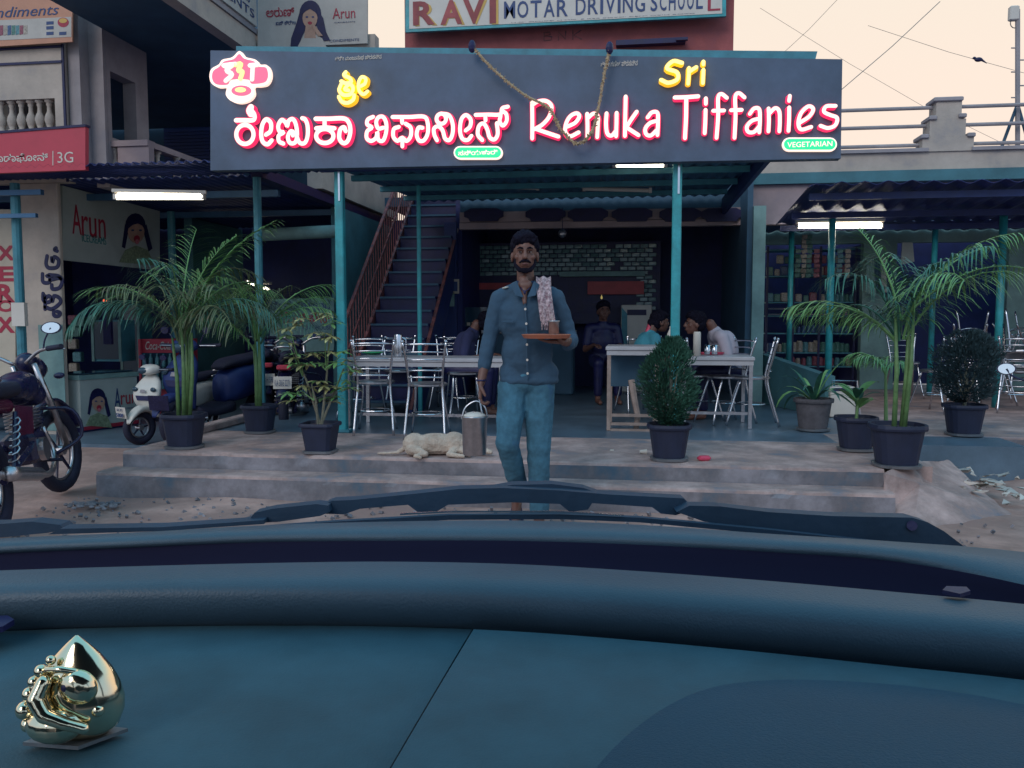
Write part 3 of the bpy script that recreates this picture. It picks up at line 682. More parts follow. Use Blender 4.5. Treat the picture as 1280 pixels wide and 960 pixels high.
t = thing('right_awning', 'dark corrugated sheet awning on thin teal posts in front of the right shop', 'awning', (5, 9, PZ))
corrugated(1.66, 10, 8.5, 10.44, 2.50, 2.345, pitch=.21, amp=.018, jag=.06).build('roof_sheet', M['corr'], t, world=True)
corrugated(1.66, 10, 10.72, 12.08, 2.40, 2.42, pitch=.21, amp=.018).build('rear_roof_sheet', M['corr'], t, world=True)
for yy in (8.7, 9.6, 10.35): MB().bb((1.7, yy, 2.40-.08*(yy-8.5)), (10, yy+.05, 2.465-.08*(yy-8.5))).build('purlin', M['navy'], t, world=True)
for u, y, r in ((1037, 9.75, .038), (1249, 9.75, .04), (987, 11.2, .034), (1165, 11.2, .034)):
    x = pt(u, 400, y=y).x; MB().cyl((x, y, PZ), (x, y, 2.36), r, n=12).build('post', M['pole'], t, world=True, smooth=True)
for i in range(9):
    MB().bb((2.0+i*.22, 10.0+.03*(i % 3), 2.535), (2.13+i*.22, 10.08, 2.55)).build('skylight_gap', M['white'], t, world=True) if False else None
# ================================================================== MAIN SIGN
F = yf(6.70)
t = thing('main_signboard', 'wide dark restaurant signboard with glowing pink and yellow raised letters', 'signboard', F.w(*F.hit(640, 207)))
P = [F.hit(*q) for q in ((263, 213), (263, 63), (1053, 74), (1051, 198))]
F.poly('panel', None, t, off=0, th=.0, ab=P) if False else MB().prism([F.w(a, b, -.10) for a, b in P], (0, -.10, 0)).build('panel', M['board'], t, world=True)
Pb = [F.hit(*q) for q in ((261, 215), (261, 61), (1055, 72), (1053, 200))]
MB().prism([F.w(a, b, -.14) for a, b in Pb], (0, -.038, 0)).build('back_frame', M['ink'], t, world=True) if False else None
Pc = [F.hit(*q) for q in ((287, 66), (287, 52), (1026, 58), (1022, 74))]
MB().prism([F.w(a, b, -.115) for a, b in Pc], (0, .2, 0)).build('top_hood', M['poledim'], t, world=True)
ZA = (280, 110, 7.111); ZB = (440, 110, 5.818); ZC = (650, 110, 6.4); ZD = (830, 100, 5.565); ZE = (640, 0, 2.909); ZF = (255, 55, 5.818)
def circ(cx_, cy2, rx, ry, n=14): return [(cx_+rx*math.sin(2*math.pi*i/n), cy2-ry*math.cos(2*math.pi*i/n)) for i in range(n)]
def letter(zone, strokes, wid, mats=('face', 'side'), name='letter', depth=.05):
    mb = MB(); x0, y0, s_ = zone
    for i, st in enumerate(strokes):
        closed = isinstance(st, tuple); st = list(st[0]) if closed else st
        F.stroke(mb, [(x0+a/s_, y0+b/s_) for a, b in st], wid, depth=depth+.0015*i, off=.002, closed=closed)
    mb.build(name, [M[mats[0]], M[mats[1]]], t, world=True)
WK = 6.0
letter(ZA, [[(135, 300), (200, 300), (285, 298), (296, 255), (270, 215), (255, 220), (262, 235)], (circ(212, 425, 76, 84),)], WK)
letter(ZA, [[(262, 190), (250, 215), (262, 240)]], 9)
letter(ZA, [[(400, 425), (437, 395), (440, 325), (400, 292), (365, 340), (355, 430), (370, 490), (410, 512), (445, 480)]], WK)
letter(ZA, [[(548, 505), (512, 485), (510, 435), (552, 408), (515, 395), (506, 345), (535, 297), (570, 320), (585, 350), (598, 305), (635, 290), (662, 340), (672, 430), (655, 495), (610, 500), (590, 450), (612, 400), (638, 405), (635, 430)], [(668, 440), (695, 498), (740, 500), (765, 440), (765, 350), (745, 295), (720, 283)]], WK*.95)
letter(ZA, [[(838, 287), (950, 287), (1085, 285), (1130, 325), (1142, 400), (1120, 480), (1080, 502), (1045, 460), (1052, 385), (1085, 362), (1100, 392)], [(915, 290), (915, 355)], [(845, 372), (920, 365), (1000, 372)], (circ(918, 440, 76, 62),)], WK)
letter(ZB, [[(165, 222), (130, 240), (125, 275), (158, 298), (125, 325), (122, 375), (155, 395), (190, 370), (198, 330), (205, 385), (240, 392), (262, 330), (262, 265), (240, 222), (205, 225), (190, 262), (205, 305), (238, 300)]], WK*.92)
letter(ZB, [[(310, 222), (430, 222), (535, 220), (562, 265), (562, 340), (535, 390), (500, 392), (482, 350), (495, 300), (522, 300)], [(375, 228), (378, 262)], [(352, 295), (318, 310), (315, 365), (345, 395), (378, 372), (410, 396), (440, 360), (440, 300), (405, 272)], [(380, 375), (380, 432)]], WK*.92)
letter(ZB, [(circ(660, 235, 34, 36),), [(660, 198), (715, 210), (742, 270), (742, 340), (720, 388), (688, 378), (670, 320), (640, 290), (608, 305), (610, 350), (628, 388)]], WK*.92)
letter(ZB, [[(838, 318), (868, 290), (872, 240), (838, 208), (805, 240), (795, 320), (812, 378), (850, 388), (876, 360)]], WK*.92)
letter(ZB, [[(910, 207), (1000, 205), (1085, 203), (1100, 160), (1138, 148)], [(1100, 180), (1128, 200), (1132, 250), (1105, 285), (1082, 255), (1088, 215)], [(978, 212), (980, 245)], [(955, 388), (925, 350), (932, 290), (965, 270), (992, 310), (1010, 370), (1045, 385), (1068, 345), (1062, 270)]], WK*.92)
WL = 5.6
letter(ZC, [[(103, 125), (105, 270), (104, 412)], [(105, 150), (150, 122), (215, 118), (258, 160), (240, 240), (185, 305), (115, 345)], [(130, 338), (220, 370), (310, 400)]], WL)
letter(ZC, [[(385, 320), (445, 290), (478, 240), (455, 215), (405, 240), (372, 300), (368, 365), (405, 398), (470, 368)]], WL)
letter(ZC, [[(540, 222), (543, 310), (542, 400)], [(545, 255), (590, 218), (625, 240), (625, 310), (620, 402)]], WL)
letter(ZC, [[(694, 218), (690, 300), (700, 375), (735, 392), (772, 350)], [(774, 215), (773, 300), (770, 395)]], WL)
letter(ZC, [[(846, 85), (843, 230), (840, 392)], [(932, 205), (890, 265), (852, 325)], [(868, 338), (905, 362), (945, 388)]], WL)
letter(ZC, [[(1022, 245), (1055, 208), (1098, 212), (1102, 290), (1098, 385)], [(1096, 275), (1040, 292), (1003, 335), (1008, 380), (1045, 392), (1092, 350)]], WL)
letter(ZD, [[(75, 134), (150, 132), (232, 126)], [(152, 140), (150, 270), (143, 412)]], WL*1.05)
letter(ZD, [[(287, 142), (287, 175)], [(285, 222), (283, 300), (279, 378)]], WL)
letter(ZD, [[(430, 135), (395, 110), (372, 135), (372, 260), (361, 410)], [(340, 226), (410, 224)]], WL)
letter(ZD, [[(552, 132), (515, 104), (490, 130), (492, 255), (485, 410)], [(463, 222), (532, 220)]], WL)
letter(ZD, [[(592, 245), (620, 210), (655, 215), (660, 290), (656, 372)], [(655, 280), (605, 295), (570, 335), (580, 372), (620, 372), (654, 335)]], WL)
letter(ZD, [[(720, 212), (722, 290), (719, 365)], [(724, 245), (765, 208), (793, 230), (797, 300), (794, 365)]], WL)
letter(ZD, [[(866, 125), (862, 155)], [(862, 205), (861, 290), (857, 362)]], WL)
letter(ZD, [[(935, 308), (1000, 265), (1028, 215), (995, 195), (945, 240), (925, 310), (945, 355), (1012, 338)]], WL)
letter(ZD, [[(1180, 192), (1118, 195), (1102, 232), (1145, 255), (1192, 275), (1180, 325), (1130, 345), (1080, 330)]], WL)
yy_ = ('yface', 'yside')
letter(ZE, [[(616, 236), (585, 230), (562, 255), (598, 270), (600, 295), (568, 308), (542, 298)]], 5.6, yy_)
letter(ZE, [[(642, 255), (641, 285), (639, 310)], [(643, 268), (668, 252)]], 5.2, yy_)
letter(ZE, [[(694, 232), (694, 240)], [(694, 262), (693, 285), (692, 308)]], 5.2, yy_)
letter(ZF, [[(1045, 220), (1035, 240), (1075, 262), (1085, 290), (1045, 298), (1015, 285)], [(1012, 310), (1000, 350), (1030, 382), (1080, 378), (1100, 335), (1075, 305), (1040, 340), (1065, 350)], [(998, 398), (1020, 432), (1062, 440), (1100, 418), (1108, 388)]], 5.2, yy_)
letter(ZF, [[(1158, 318), (1185, 300), (1190, 265), (1160, 255), (1138, 300), (1145, 355), (1175, 378), (1202, 358)]], 4.8, yy_)
# small print lines at the top
for (u0, u1, v) in ((419, 477, 72), (751, 797, 79)):
    F.text('ಶ್ರೀ ಮಂಜುನಾಥ ಪ್ರಸನ್ನ' if u0 < 500 else 'ಶ್ರೀ ಗಣೇಶ ಪ್ರಸನ್ನ', 'small_print', M['white'], t, (u0, v+5, u1, v-4), off=.003)
# emblem
zf = lambda pts: [(255+a/5.818, 55+b/5.818) for a, b in pts]
OUT = [(275, 62), (318, 105), (390, 125), (422, 160), (470, 163), (497, 200), (500, 255), (472, 305), (420, 318), (376, 322), (380, 375), (345, 420), (278, 440), (212, 422), (176, 378), (180, 325), (118, 324), (72, 295), (58, 245), (72, 192), (125, 160), (152, 125), (222, 108)]
def shrink(pts, k, c): return [(c[0]+(a-c[0])*k, c[1]+(b-c[1])*k) for a, b in pts]
F.poly('emblem_plate', [(q.x, q.y) for q in catmull([(a, b, 0) for a, b in zf(OUT)], 4, True)], M['face'], t, off=.002, th=.04)
UP = [(275, 85), (310, 118), (385, 140), (412, 175), (465, 182), (480, 215), (480, 255), (455, 290), (365, 300), (340, 270), (220, 270), (190, 305), (120, 306), (88, 285), (78, 245), (90, 205), (130, 178), (165, 140), (235, 122)]
F.poly('emblem_field', [(q.x, q.y) for q in catmull([(a, b, 0) for a, b in zf(UP)], 4, True)], M['pface'], t, off=.0425, th=.004)
F.poly('emblem_bowl', zf([(a, b) for a, b in circ(290, 350, 72, 38, 20)]), M['pface'], t, off=.0425, th=.004)
F.poly('emblem_food', zf([(a, b) for a, b in circ(285, 345, 40, 18, 14)]), M['yface'], t, off=.047, th=.004)
for st, mt in (([(175, 175), (230, 165), (185, 205), (225, 235), (180, 280)], 'face'), ([(165, 170), (250, 160)], 'face'), ([(355, 170), (410, 165)], 'face'), ([(375, 175), (370, 270)], 'face'), ([(250, 165), (290, 160), (270, 205), (300, 215), (285, 265)], 'yface')):
    mb = MB(); F.stroke(mb, zf(st), 5, off=.048, depth=.01); mb.build('emblem_letter', [M[mt], M[mt]], t, world=True)
# green pills
for (u0, u1, v0, v1, txt) in ((568, 629, 183.5, 200, 'ಸಸ್ಯಹಾರಿ'), (977, 1045, 173, 190, 'VEGETARIAN')):
    def pill(m_):
        r = (v1-v0)/2-m_; cv = (v0+v1)/2; L_, R_ = u0+m_+r, u1-m_-r
        return [(R_+r*math.sin(math.pi*i/8), cv-r*math.cos(math.pi*i/8)) for i in range(9)]+[(L_-r*math.sin(math.pi*i/8), cv+r*math.cos(math.pi*i/8)) for i in range(9)]
    F.poly('pill_plate', pill(0), M['face'], t, off=.002, th=.03); F.poly('pill_face', pill(1.8), M['gface'], t, off=.0325, th=.004)
    F.text(txt, 'pill_word', M['face'], t, (u0+6, v1-4.5, u1-6, v0+4.5), off=.038)
# straw garland
F2 = yf(6.60)
gp = catmull([F2.w(*F2.hit(*q)) for q in ((590, 58), (618, 88), (655, 118), (686, 135), (700, 160), (720, 179), (738, 168), (748, 135), (755, 95), (762, 60))], 10)
mb = MB()
for i, p in enumerate(gp):
    for _ in range(5):
        d = Vector((random.uniform(-1, 1), random.uniform(-1, 1), random.uniform(-1, 1))).normalized()*random.uniform(.012, .028)
        mb.tube([p, p+d], [.008, .003], 4)
mb.tube(gp, .010, 6)
tt = thing('straw_garland', 'dry straw garland hanging in a loop across the main signboard', 'garland', gp[0])
mb.build('rope', M['rope'], tt, world=True)
for p0 in (gp[0], gp[-1]): MB().ell(p0, (.03, .03, .05), 8, 6).build('knot', M['ink'], tt, world=True)

# ================================================================== TUBE LIGHTS
def tube_light(name, label, p0, p1, lit, r=.02, energy=0):
    c = (p0+p1)/2; t = thing(name, label, 'tube light', c, 0, 'tube lights under the awnings'); d = (p1-p0)
    MB().cyl(p0, p1, r, n=12).build('tube', M['glow'] if lit else M['white'], t, world=True)
    MB().box(c+V(0, .0, r+.022), (d.length+.06, .05, .03), rot=Euler((0, 0, math.atan2(d.y, d.x)))).build('fitting', M['white'], t, world=True)
    for p in (p0, p1): MB().box(p, (.03, .05, .05)).build('end_cap', M['white'], t, world=True)
    if lit:
        return
        L = bpy.data.lights.new('tube_lamp', 'AREA'); L.shape = 'RECTANGLE'; L.size = d.length; L.size_y = .05; L.energy = energy; L.color = (1, .92, .72)
        o = bpy.data.objects.new('lamp', L); col.objects.link(o); o.location = V(0, 0, -r-.01); o.parent = t; o.rotation_euler = (0, 0, math.atan2(d.y, d.x))
tube_light('tube_light', 'lit tube light under the left awning beside the girl panel', pt(145, 246, D=7.9), pt(254, 246, D=8.0), 1, .026, 9)
tube_light('tube_light', 'lit tube light tucked under the lower edge of the main signboard', pt(768, 205, y=7.0), pt(832, 205, y=7.0), 1, .024, 8)
tube_light('tube_light', 'unlit left tube on the canopy ceiling nearer the staircase', pt(606, 233, y=9.0), pt(672, 235, y=9.0), 0)
tube_light('tube_light', 'unlit right tube on the canopy ceiling nearer the teal post', pt(730, 236, y=9.0), pt(813, 238, y=9.0), 0)
tube_light('tube_light', 'lit tube light under the right awning in front of the goods shop', pt(998, 282, y=9.95), pt(1102, 282, y=9.95), 1, .03, 10)
tube_light('tube_light', 'added glowing tube standing for a reflection deep in the garage behind left palms', pt(308, 352, y=11.6), pt(336, 362, y=11.9), 1, .02, 3)  # lit tube added where only a bright tube reflection shows

# ================================================================== STAIRCASE
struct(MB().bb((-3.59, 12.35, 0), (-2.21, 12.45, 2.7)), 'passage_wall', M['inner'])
t = thing('staircase', 'steep metal staircase with rusty railing rising beside the restaurant front', 'staircase', (-2.52, 8.07, PZ))
sy0, rise, run, N = 8.07, .152, .174, 17; xs0, xs1 = -2.86, -2.2
tr0 = MB().box((0, 0, 0), (xs1-xs0-.02, .19, .03)).build('tread', M['inner'], t)
ed0 = MB().box((0, 0, 0), (xs1-xs0-.02, .02, .022)).build('nosing', M['shade'], t)
ri0 = MB().box((0, 0, 0), (xs1-xs0-.012, .012, rise-.0305)).build('riser_plate', M['ink'], t)
for i in range(N):
    z = rise*(i+1); y_ = run*i+.09
    for k, (o0, l) in enumerate(((tr0, V(-.01, y_, z-.015)), (ed0, V(-.01, y_-.106, z-.012)), (ri0, V(-.01, y_+.088, z+.061)))):
        o = o0 if i == 0 else o0.copy()
        if i: col.objects.link(o)
        o.location = l
sl_ = rise/run
def slope(x, za, zb, th, name, m, y0=sy0, y1=sy0+run*N):
    zz = lambda y: PZ+(y-sy0)*sl_
    MB().prism([(x, y0, zz(y0)+za), (x, y1, zz(y1)+za), (x, y1, zz(y1)+zb), (x, y0, zz(y0)+zb)], (th, 0, 0)).build(name, m, t, world=True)
slope(xs1+.003, -.42, .06, .03, 'side_panel', M['navy']); slope(xs1+.002, .062, .085, .035, 'side_trim', M['rust'])
slope(xs0-.035, -.15, .12, .03, 'left_stringer', M['rust'])
zz = lambda y: PZ+(y-sy0)*sl_
MB().cyl((xs0-.02, sy0, zz(sy0)+.85), (xs0-.02, sy0+run*N, zz(sy0+run*N)+.85), .022, n=8).build('handrail', M['rust'], t, world=True)
MB().cyl((xs0-.02, sy0, zz(sy0)+.48), (xs0-.02, sy0+run*N, zz(sy0+run*N)+.48), .012, n=8).build('mid_rail', M['rust'], t, world=True)
b0 = MB().cyl((0, 0, .1), (0, 0, .85), .007, n=6).build('railing_bar', M['rust'], t)
for i in range(34):
    y_ = sy0+run*N*i/33; o = b0 if i == 0 else b0.copy()
    if i: col.objects.link(o)
    o.location = V(xs0-.02+2.52, y_-sy0, (y_-sy0)*sl_)
MB().bb((xs0-.45, 11.03, 2.72), (xs1+.02, 12.4, 2.84)).build('landing', M['shade'], t, world=True)
MB().bb((pt(508, 240, y=12.2).x, 12.25, 2.845), (pt(530, 240, y=12.2).x, 12.35, 4)).build('landing_wall', M['redwall'], t, world=True)
F = yf(12.1); tt = thing('portrait_poster', 'small framed blue poster at the head of the staircase', 'poster', F.w(*F.hit(548, 240)))
F.poly('panel', [(534, 241), (534, 205), (563, 205), (563, 241)], M['xero'], tt, th=.03); F.poly('blue_frame', [(537, 234), (537, 213), (557, 213), (557, 234)], M['tealink'], tt, off=.031); F.poly('picture', [(539, 232), (539, 215), (555, 215), (555, 232)], M['paper'], tt, off=.036); F.poly('dark_figure', F.discpoly(547, 222, 4, 5), M['blueink'], tt, off=.041)

# ================================================================== LEFT SHOP THINGS
F = xf(-5.995)
t = thing('ice_cream_sign', 'white ice cream sign with girl licking her lips under the left awning', 'sign', V(-5.99, 9, 2.1))
F.poly('panel', [(75, 325), (75, 232), (197, 264), (197, 338)], M['offw'], t, th=.03)
def ptext(F, body, par, m, u0, v0, u1, v1, off=.035, **k):
    a0, b0 = F.hit(u0, v0); a1, b1 = F.hit(u1, v1); F.text(body, 'brand_word', m, par, ('ab', a0, b0, a1, b1), off=off, **k)
ptext(F, 'A', t, M['redink'], 87, 292, 97, 257); ptext(F, 'run', t, M['redink'], 99, 295, 128, 275); ptext(F, 'ICECREAMS', t, M['tealink'], 99, 302, 129, 297)
def girl2(F, t, u, v, s, off=.033):
    el = lambda cx_, cy2, rx, ry, n=16: [(u+s*(cx_+rx*math.cos(2*math.pi*i/n)), v+s*(cy2+ry*math.sin(2*math.pi*i/n))) for i in range(n)]
    pl_ = lambda pts: [(u+s*a, v+s*b) for a, b in pts]
    for k, (n, p_, m) in enumerate((('printed_hair', el(0, -4, 13.5, 16.5), 'ink'), ('printed_plait', pl_([(-14, -6), (-18, 24), (-14, 26), (-9, 0)]), 'ink'), ('printed_plait', pl_([(14, -6), (22, 26), (17, 30), (10, 2)]), 'ink'),
        ('printed_dress', pl_([(-22, 44), (-14, 28), (0, 22), (16, 28), (24, 48)]), 'dresspr'), ('printed_face', el(0, 4, 11, 15), 'skinprint'), ('printed_fringe', pl_([(-12, 1), (-10, -10), (0, -13), (10, -10), (12, 3), (8, -4), (2, -7), (-5, -5)]), 'ink'),
        ('printed_eye', el(-5, 2, 2, 1.3, 8), 'blueink'), ('printed_eye', el(5, 2, 2, 1.3, 8), 'blueink'), ('printed_mouth', el(0, 13, 4, 4.5, 10), 'redink'), ('printed_tongue', el(0, 17, 2.6, 3.5, 10), 'pinkpr'))):
        F.poly(n, p_, M[m] if m in M else M['skinprint'], t, off=off+.0025*k, th=.002)
girl2(F, t, 166, 286, .95)
# banner with letters at the far left
F = yf(7.99)
t = thing('copy_shop_banner', 'cream banner with stacked dark red letters at the left edge', 'banner', F.w(*F.hit(8, 460)))
F.poly('panel', [(-60, 520), (-60, 262), (21, 262), (21, 520)], M['xero'], t, th=.02)
for c, v0, v1 in (('X', 326, 307), ('E', 352, 333), ('R', 0, 0), ('R', 378, 355), ('O', 390, 375), ('X', 416, 396)):
    if v0: F.text(c, 'letter', M['redink'], t, (-2, v0, 20, v1), off=.022, bold=.04)
# freezer
t = thing('chest_freezer', 'white chest freezer with printed girl under the ice cream sign', 'freezer', pt(102, 543, z=.012))
A = pt(102, 541, z=.012); B = pt(173, 531, z=.012); A.z = B.z = .012
dr = (B-A).normalized(); nn = Vector((dr.y, -dr.x, 0)); back = -nn*.5; hz = .56
F = Frame(A, dr, nn)
for (nm, z0_, z1_, m, ins) in (('base', 0, .05, 'ink', .0), ('body', .055, hz, 'offw', 0), ('rim', hz+.002, hz+.05, 'greenwall', -.01)):
    a = A+V(0, 0, z0_)-dr*(-ins); b_ = B+V(0, 0, z0_)+dr*(-ins)
    MB().prism([a+nn*(-ins), b_+nn*(-ins), b_+back, a+back], (0, 0, z1_-z0_)).build(nm, M[m], t, world=True)
for k in (0, 1):
    a = A+dr*(.03+.36*k)+V(0, 0, hz+.055); MB().prism([a-nn*.03, a+dr*.33-nn*.03, a+dr*.33-nn*.46, a-nn*.46], (0, 0, .015)).build('glass_lid', M['glassd'], t, world=True)
girl2(F, t, 122, 500, .72, .002)
ptext(F, 'A', t, M['blueink'], 143, 512, 150, 485, off=.004); ptext(F, 'run', t, M['redink'], 151, 506, 170, 492, off=.004); ptext(F, 'ICECREAMS', t, M['blueink'], 151, 512, 170, 508, off=.004)
F.poly('red_stripe', [(102, 538.5), (102, 534), (173, 524.5), (173, 529)], M['redink'], t, off=.003, th=.002)
# fridge
F = yf(9.6)
p = F.w(*F.hit(198, 520)); p.z = .012
t = thing('drinks_fridge', 'red drinks fridge with bottles behind glass, behind the white scooter', 'fridge', p)
x0 = F.w(*F.hit(175, 450)).x; x1 = F.w(*F.hit(221, 450)).x; ztp = F.w(*F.hit(198, 424)).z
MB().bb((x0, 9.62, .02), (x1, 10.1, ztp)).build('cabinet', M['redsign'], t, world=True)
F.poly('glass_door', [(178, 485), (178, 441), (218, 441), (218, 485)], M['glassd'], t, off=0, th=.01)
F.text('Coca-Cola', 'brand_word', M['white'], t, (182, 437, 213, 427), off=.0, shear=.3)
fr = MB().bb((x0, 9.57, .02), (x0+.03, 9.61, ztp)).bb((x1-.03, 9.57, .02), (x1, 9.61, ztp)); fr.build('door_frame', M['redsign'], t, world=True)
bt = MB().lathe([(.028, 0), (.03, .02), (.03, .12), (.012, .17), (.012, .2)], n=10)
b0 = None
for zi, v in enumerate((455, 470, 483)):
    for i in range(5):
        c = F.w(*F.hit(183+i*8, v), off=.012+.03)
        if b0 is None: b0 = bt.build('bottle', M['goods'][4], t, smooth=True); o = b0
        else: o = b0.copy(); col.objects.link(o)
        o.location = c-V(*p)-V(0, 0, .03); o.scale = (.8, .8, .8)
# display cases and shelf clutter behind the freezer
def shelfbox(name, label, u0, v0, u1, v1, y, d=.3, cat='cabinet'):
    a = pt(u0, v1, y=y); b = pt(u1, v0, y=y); t = thing(name, label, cat, V((a.x+b.x)/2, y, b.z))
    MB().bb((a.x, y+.02, a.z), (b.x, y+d, b.z)).build('case', M['poledim'], t, world=True)
    MB().bb((a.x+.03, y+.008, a.z-.02), (b.x-.03, y+.019, b.z+.03)).build('glass_front', M['glassd'], t, world=True)
    for q in ((a.x, a.x+.035), (b.x-.035, b.x)): MB().bb((q[0], y, b.z), (q[1], y+.006, a.z)).build('frame_post', M['greenwall'], t, world=True)
    return t
shelfbox('display_case', 'narrow glass display case standing above the chest freezer', 113, 452, 152, 400, 9.5)
shelfbox('display_case', 'tall dark display case between the freezer and the drinks fridge', 148, 470, 176, 380, 10.4, cat='cabinet')
for i, (u, v, c) in enumerate(((92, 430, 1), (96, 415, 3), (92, 400, 0), (98, 446, 4), (93, 460, 1), (101, 402, 3))):
    p = pt(u, v, y=10.0); tag(MB().box((0, 0, 0), (.12, .08, .13), bev=.01).build('goods_packet', M['goods'][c], None, loc=p), ['cream packet with the green one above it', 'green packet, middle of the column', 'red packet, topmost', 'teal packet near the freezer lid', 'cream packet, lowest', 'green packet at upper right'][i]+' on the wall behind the chest freezer', 'packet', 'packets behind the chest freezer')
p = pt(131, 376, y=8.9); t = thing('indicator_lamp', 'small red indicator lamp glowing in the dark ice cream shop', 'lamp', p)
MB().ell((0, 0, 0), (.02, .02, .02), 10, 8).build('bulb', M['redlamp'], t); MB().bb((-.05, .02, -.5), (.05, .06, .05)).build('box', M['ink'], t)
# tent house banner
F = yf(10.05)
t = thing('tent_house_banner', 'cream banner with two lines of dark Kannada words behind the second palm', 'banner', F.w(*F.hit(380, 442)))
F.poly('panel', [(338, 442), (338, 374), (418, 372), (418, 438)], M['greenwall'], t, th=.02)
F.text('ಶ್ರೀ ವೆಂಕಟೇಶ್ವರ', 'kannada_word', M['blueink'], t, (330, 388, 413, 375), off=.022); F.text('ಟೆಂಟ್ ಹೌಸ್', 'kannada_word', M['redink'], t, (352, 404, 414, 390), off=.022)
F.text('TENT HOUSE', 'small_print', M['blueink'], t, (378, 412, 415, 407), off=.022); F.poly('dark_block', [(385, 424), (385, 416), (398, 416), (398, 424)], M['blueink'], t, off=.021, th=.002)
# ================================================================== PLANTS
def pot(t, w_, h_, m='potm', sq=.35, saucer=True, emblem=False):
    r = w_/2
    MB().lathe([(r*.70, .02), (r*.72, .03), (r*.90, h_*.86), (r*.92, h_*.87), (r*1.0, h_*.88), (r*1.02, h_*.93), (r*1.0, h_), (r*.9, h_), (r*.88, h_*.9), (r*.5, h_*.89)], n=24, sq=sq).build('pot', M[m], t, smooth=False)
    MB().lathe([(r*.84, h_*.895), (r*.5, h_*.93), (r*.2, h_*.94)], n=14, sq=sq).build('soil', M['soil'], t)
    if saucer: MB().lathe([(r*.72, 0), (r*.84, .006), (r*.86, .022), (r*.80, .024)], n=24, sq=sq).build('saucer', M['gbase'], t)
def frond(par, base, az, L, lift, droop, nl=27, ll=.26, m='leaf', wd=.0095, pend=.8):
    """feathered palm frond: arched rachis with narrow drooping leaflets"""
    d = Vector((math.cos(az), math.sin(az), 0)); P = []; k = 9
    p = Vector(base); ang = lift; st = L/k
    for i in range(k+1):
        P.append(p.copy()); p = p+(d*math.cos(ang)+Vector((0, 0, 1))*math.sin(ang))*st; ang -= droop/k*(.5+1.0*i/k)
    mb = MB(); mb.tube(P, [.009*(1-.75*i/k) for i in range(k+1)], 5)
    side = Vector((-d.y, d.x, 0))
    for i in range(nl):
        f = .14+.86*i/(nl-1); x = f*k; a = min(int(x), k-1); q = P[a].lerp(P[a+1], x-a); tan = (P[a+1]-P[a]).normalized()
        l = ll*(.55+.9*math.sin(math.pi*min(1, f*.85+.12)))*random.uniform(.8, 1.15)
        for s in (-1, 1):
            dirv = (tan*random.uniform(.5, .8)+side*s*random.uniform(.6, 1)+Vector((0, 0, random.uniform(.0, .35)))).normalized()
            c = q.copy(); prev = None; w0 = wd*random.uniform(.8, 1.2); wn = dirv.cross(Vector((0, 0, 1)))
            wn = wn.normalized() if wn.length > .01 else side
            vs = []
            for j in range(5):
                g = j/4; ww = w0*(math.sin(math.pi*(g*.8+.18)))*.5
                if j == 4: ww = .0008
                vs += [c-wn*ww+Vector((0, 0, ww*.4)), c+wn*ww+Vector((0, 0, ww*.4))]
                dirv = (dirv+Vector((0, 0, -pend*.34*(1+g)))).normalized(); c = c+dirv*l/4
            mb.add(vs, [(2*j, 2*j+1, 2*j+3, 2*j+2) for j in range(4)])
    return mb.build('frond', M[m], par)
def palm(label, u, v, z0, potw, poth, ctop, spread, n, ll, stems=5, extra=(), m='leaf', group=None, sd=1, pend=.8):
    random.seed(sd)
    p = pt(u, v, z=z0); t = thing('potted_palm', label, 'potted plant', p, 0, group)
    pot(t, potw, poth)
    for i in range(stems):
        a = random.uniform(0, 6.28); r = random.uniform(.01, .05); b = Vector((r*math.cos(a), r*math.sin(a), poth*.9)); e_ = Vector((math.cos(a)*r*1.8, math.sin(a)*r*1.8, ctop*random.uniform(.85, 1.05)))
        MB().tube([b, b.lerp(e_, .5)+Vector((r*.3, 0, 0)), e_], [.017, .014, .008], 7).build('stem', M['stemg'], t, smooth=True)
    for i in range(n):
        az = 2*math.pi*i/n+random.uniform(-.25, .25); L = spread*random.uniform(.8, 1.1)
        frond(t, (.03*math.cos(az), .03*math.sin(az), ctop*random.uniform(.8, 1)), az, L, random.uniform(.75, 1.45), random.uniform(1.2, 2.3), ll=ll*random.uniform(.85, 1.1), m=random.choice((m, m, m, 'leaf2', 'leaf2', 'drylf')), pend=pend)
    for (az, L, lift, dr) in extra: frond(t, (0, 0, ctop*.95), az, L, lift, dr, nl=30, ll=ll, m='leaf2', pend=.55)
    return t
az = lambda deg: YAW+R(deg)
palm('large feathery palm in a black pot, leftmost on the platform beside the white scooter', 231, 560, PZ, .31, .26, .95, .78, 17, .25, 6, extra=((az(24), 1.05, 1.12, .75), (az(48), .85, 1.25, .8), (az(172), .8, .8, 1.3), (az(85), .8, 1.4, .6)), sd=3, pend=.85)
palm('feathery palm in a black pot right behind the leftmost palm, by the dull teal post', 325, 541, PZ, .29, .24, .85, .72, 12, .23, 4, extra=((az(25), .7, .9, 1.1),), sd=9, pend=.85)
palm('tall two-stemmed palm with arching fronds in a black pot above the cement ramp', 1120, 583, PZ, .35, .28, 1.0, .78, 12, .24, 3, extra=((az(30), 1.15, .75, .85), (az(8), .95, .75, 1.1), (az(115), .75, 1.25, .7)), sd=5, pend=.8)
random.seed(11)
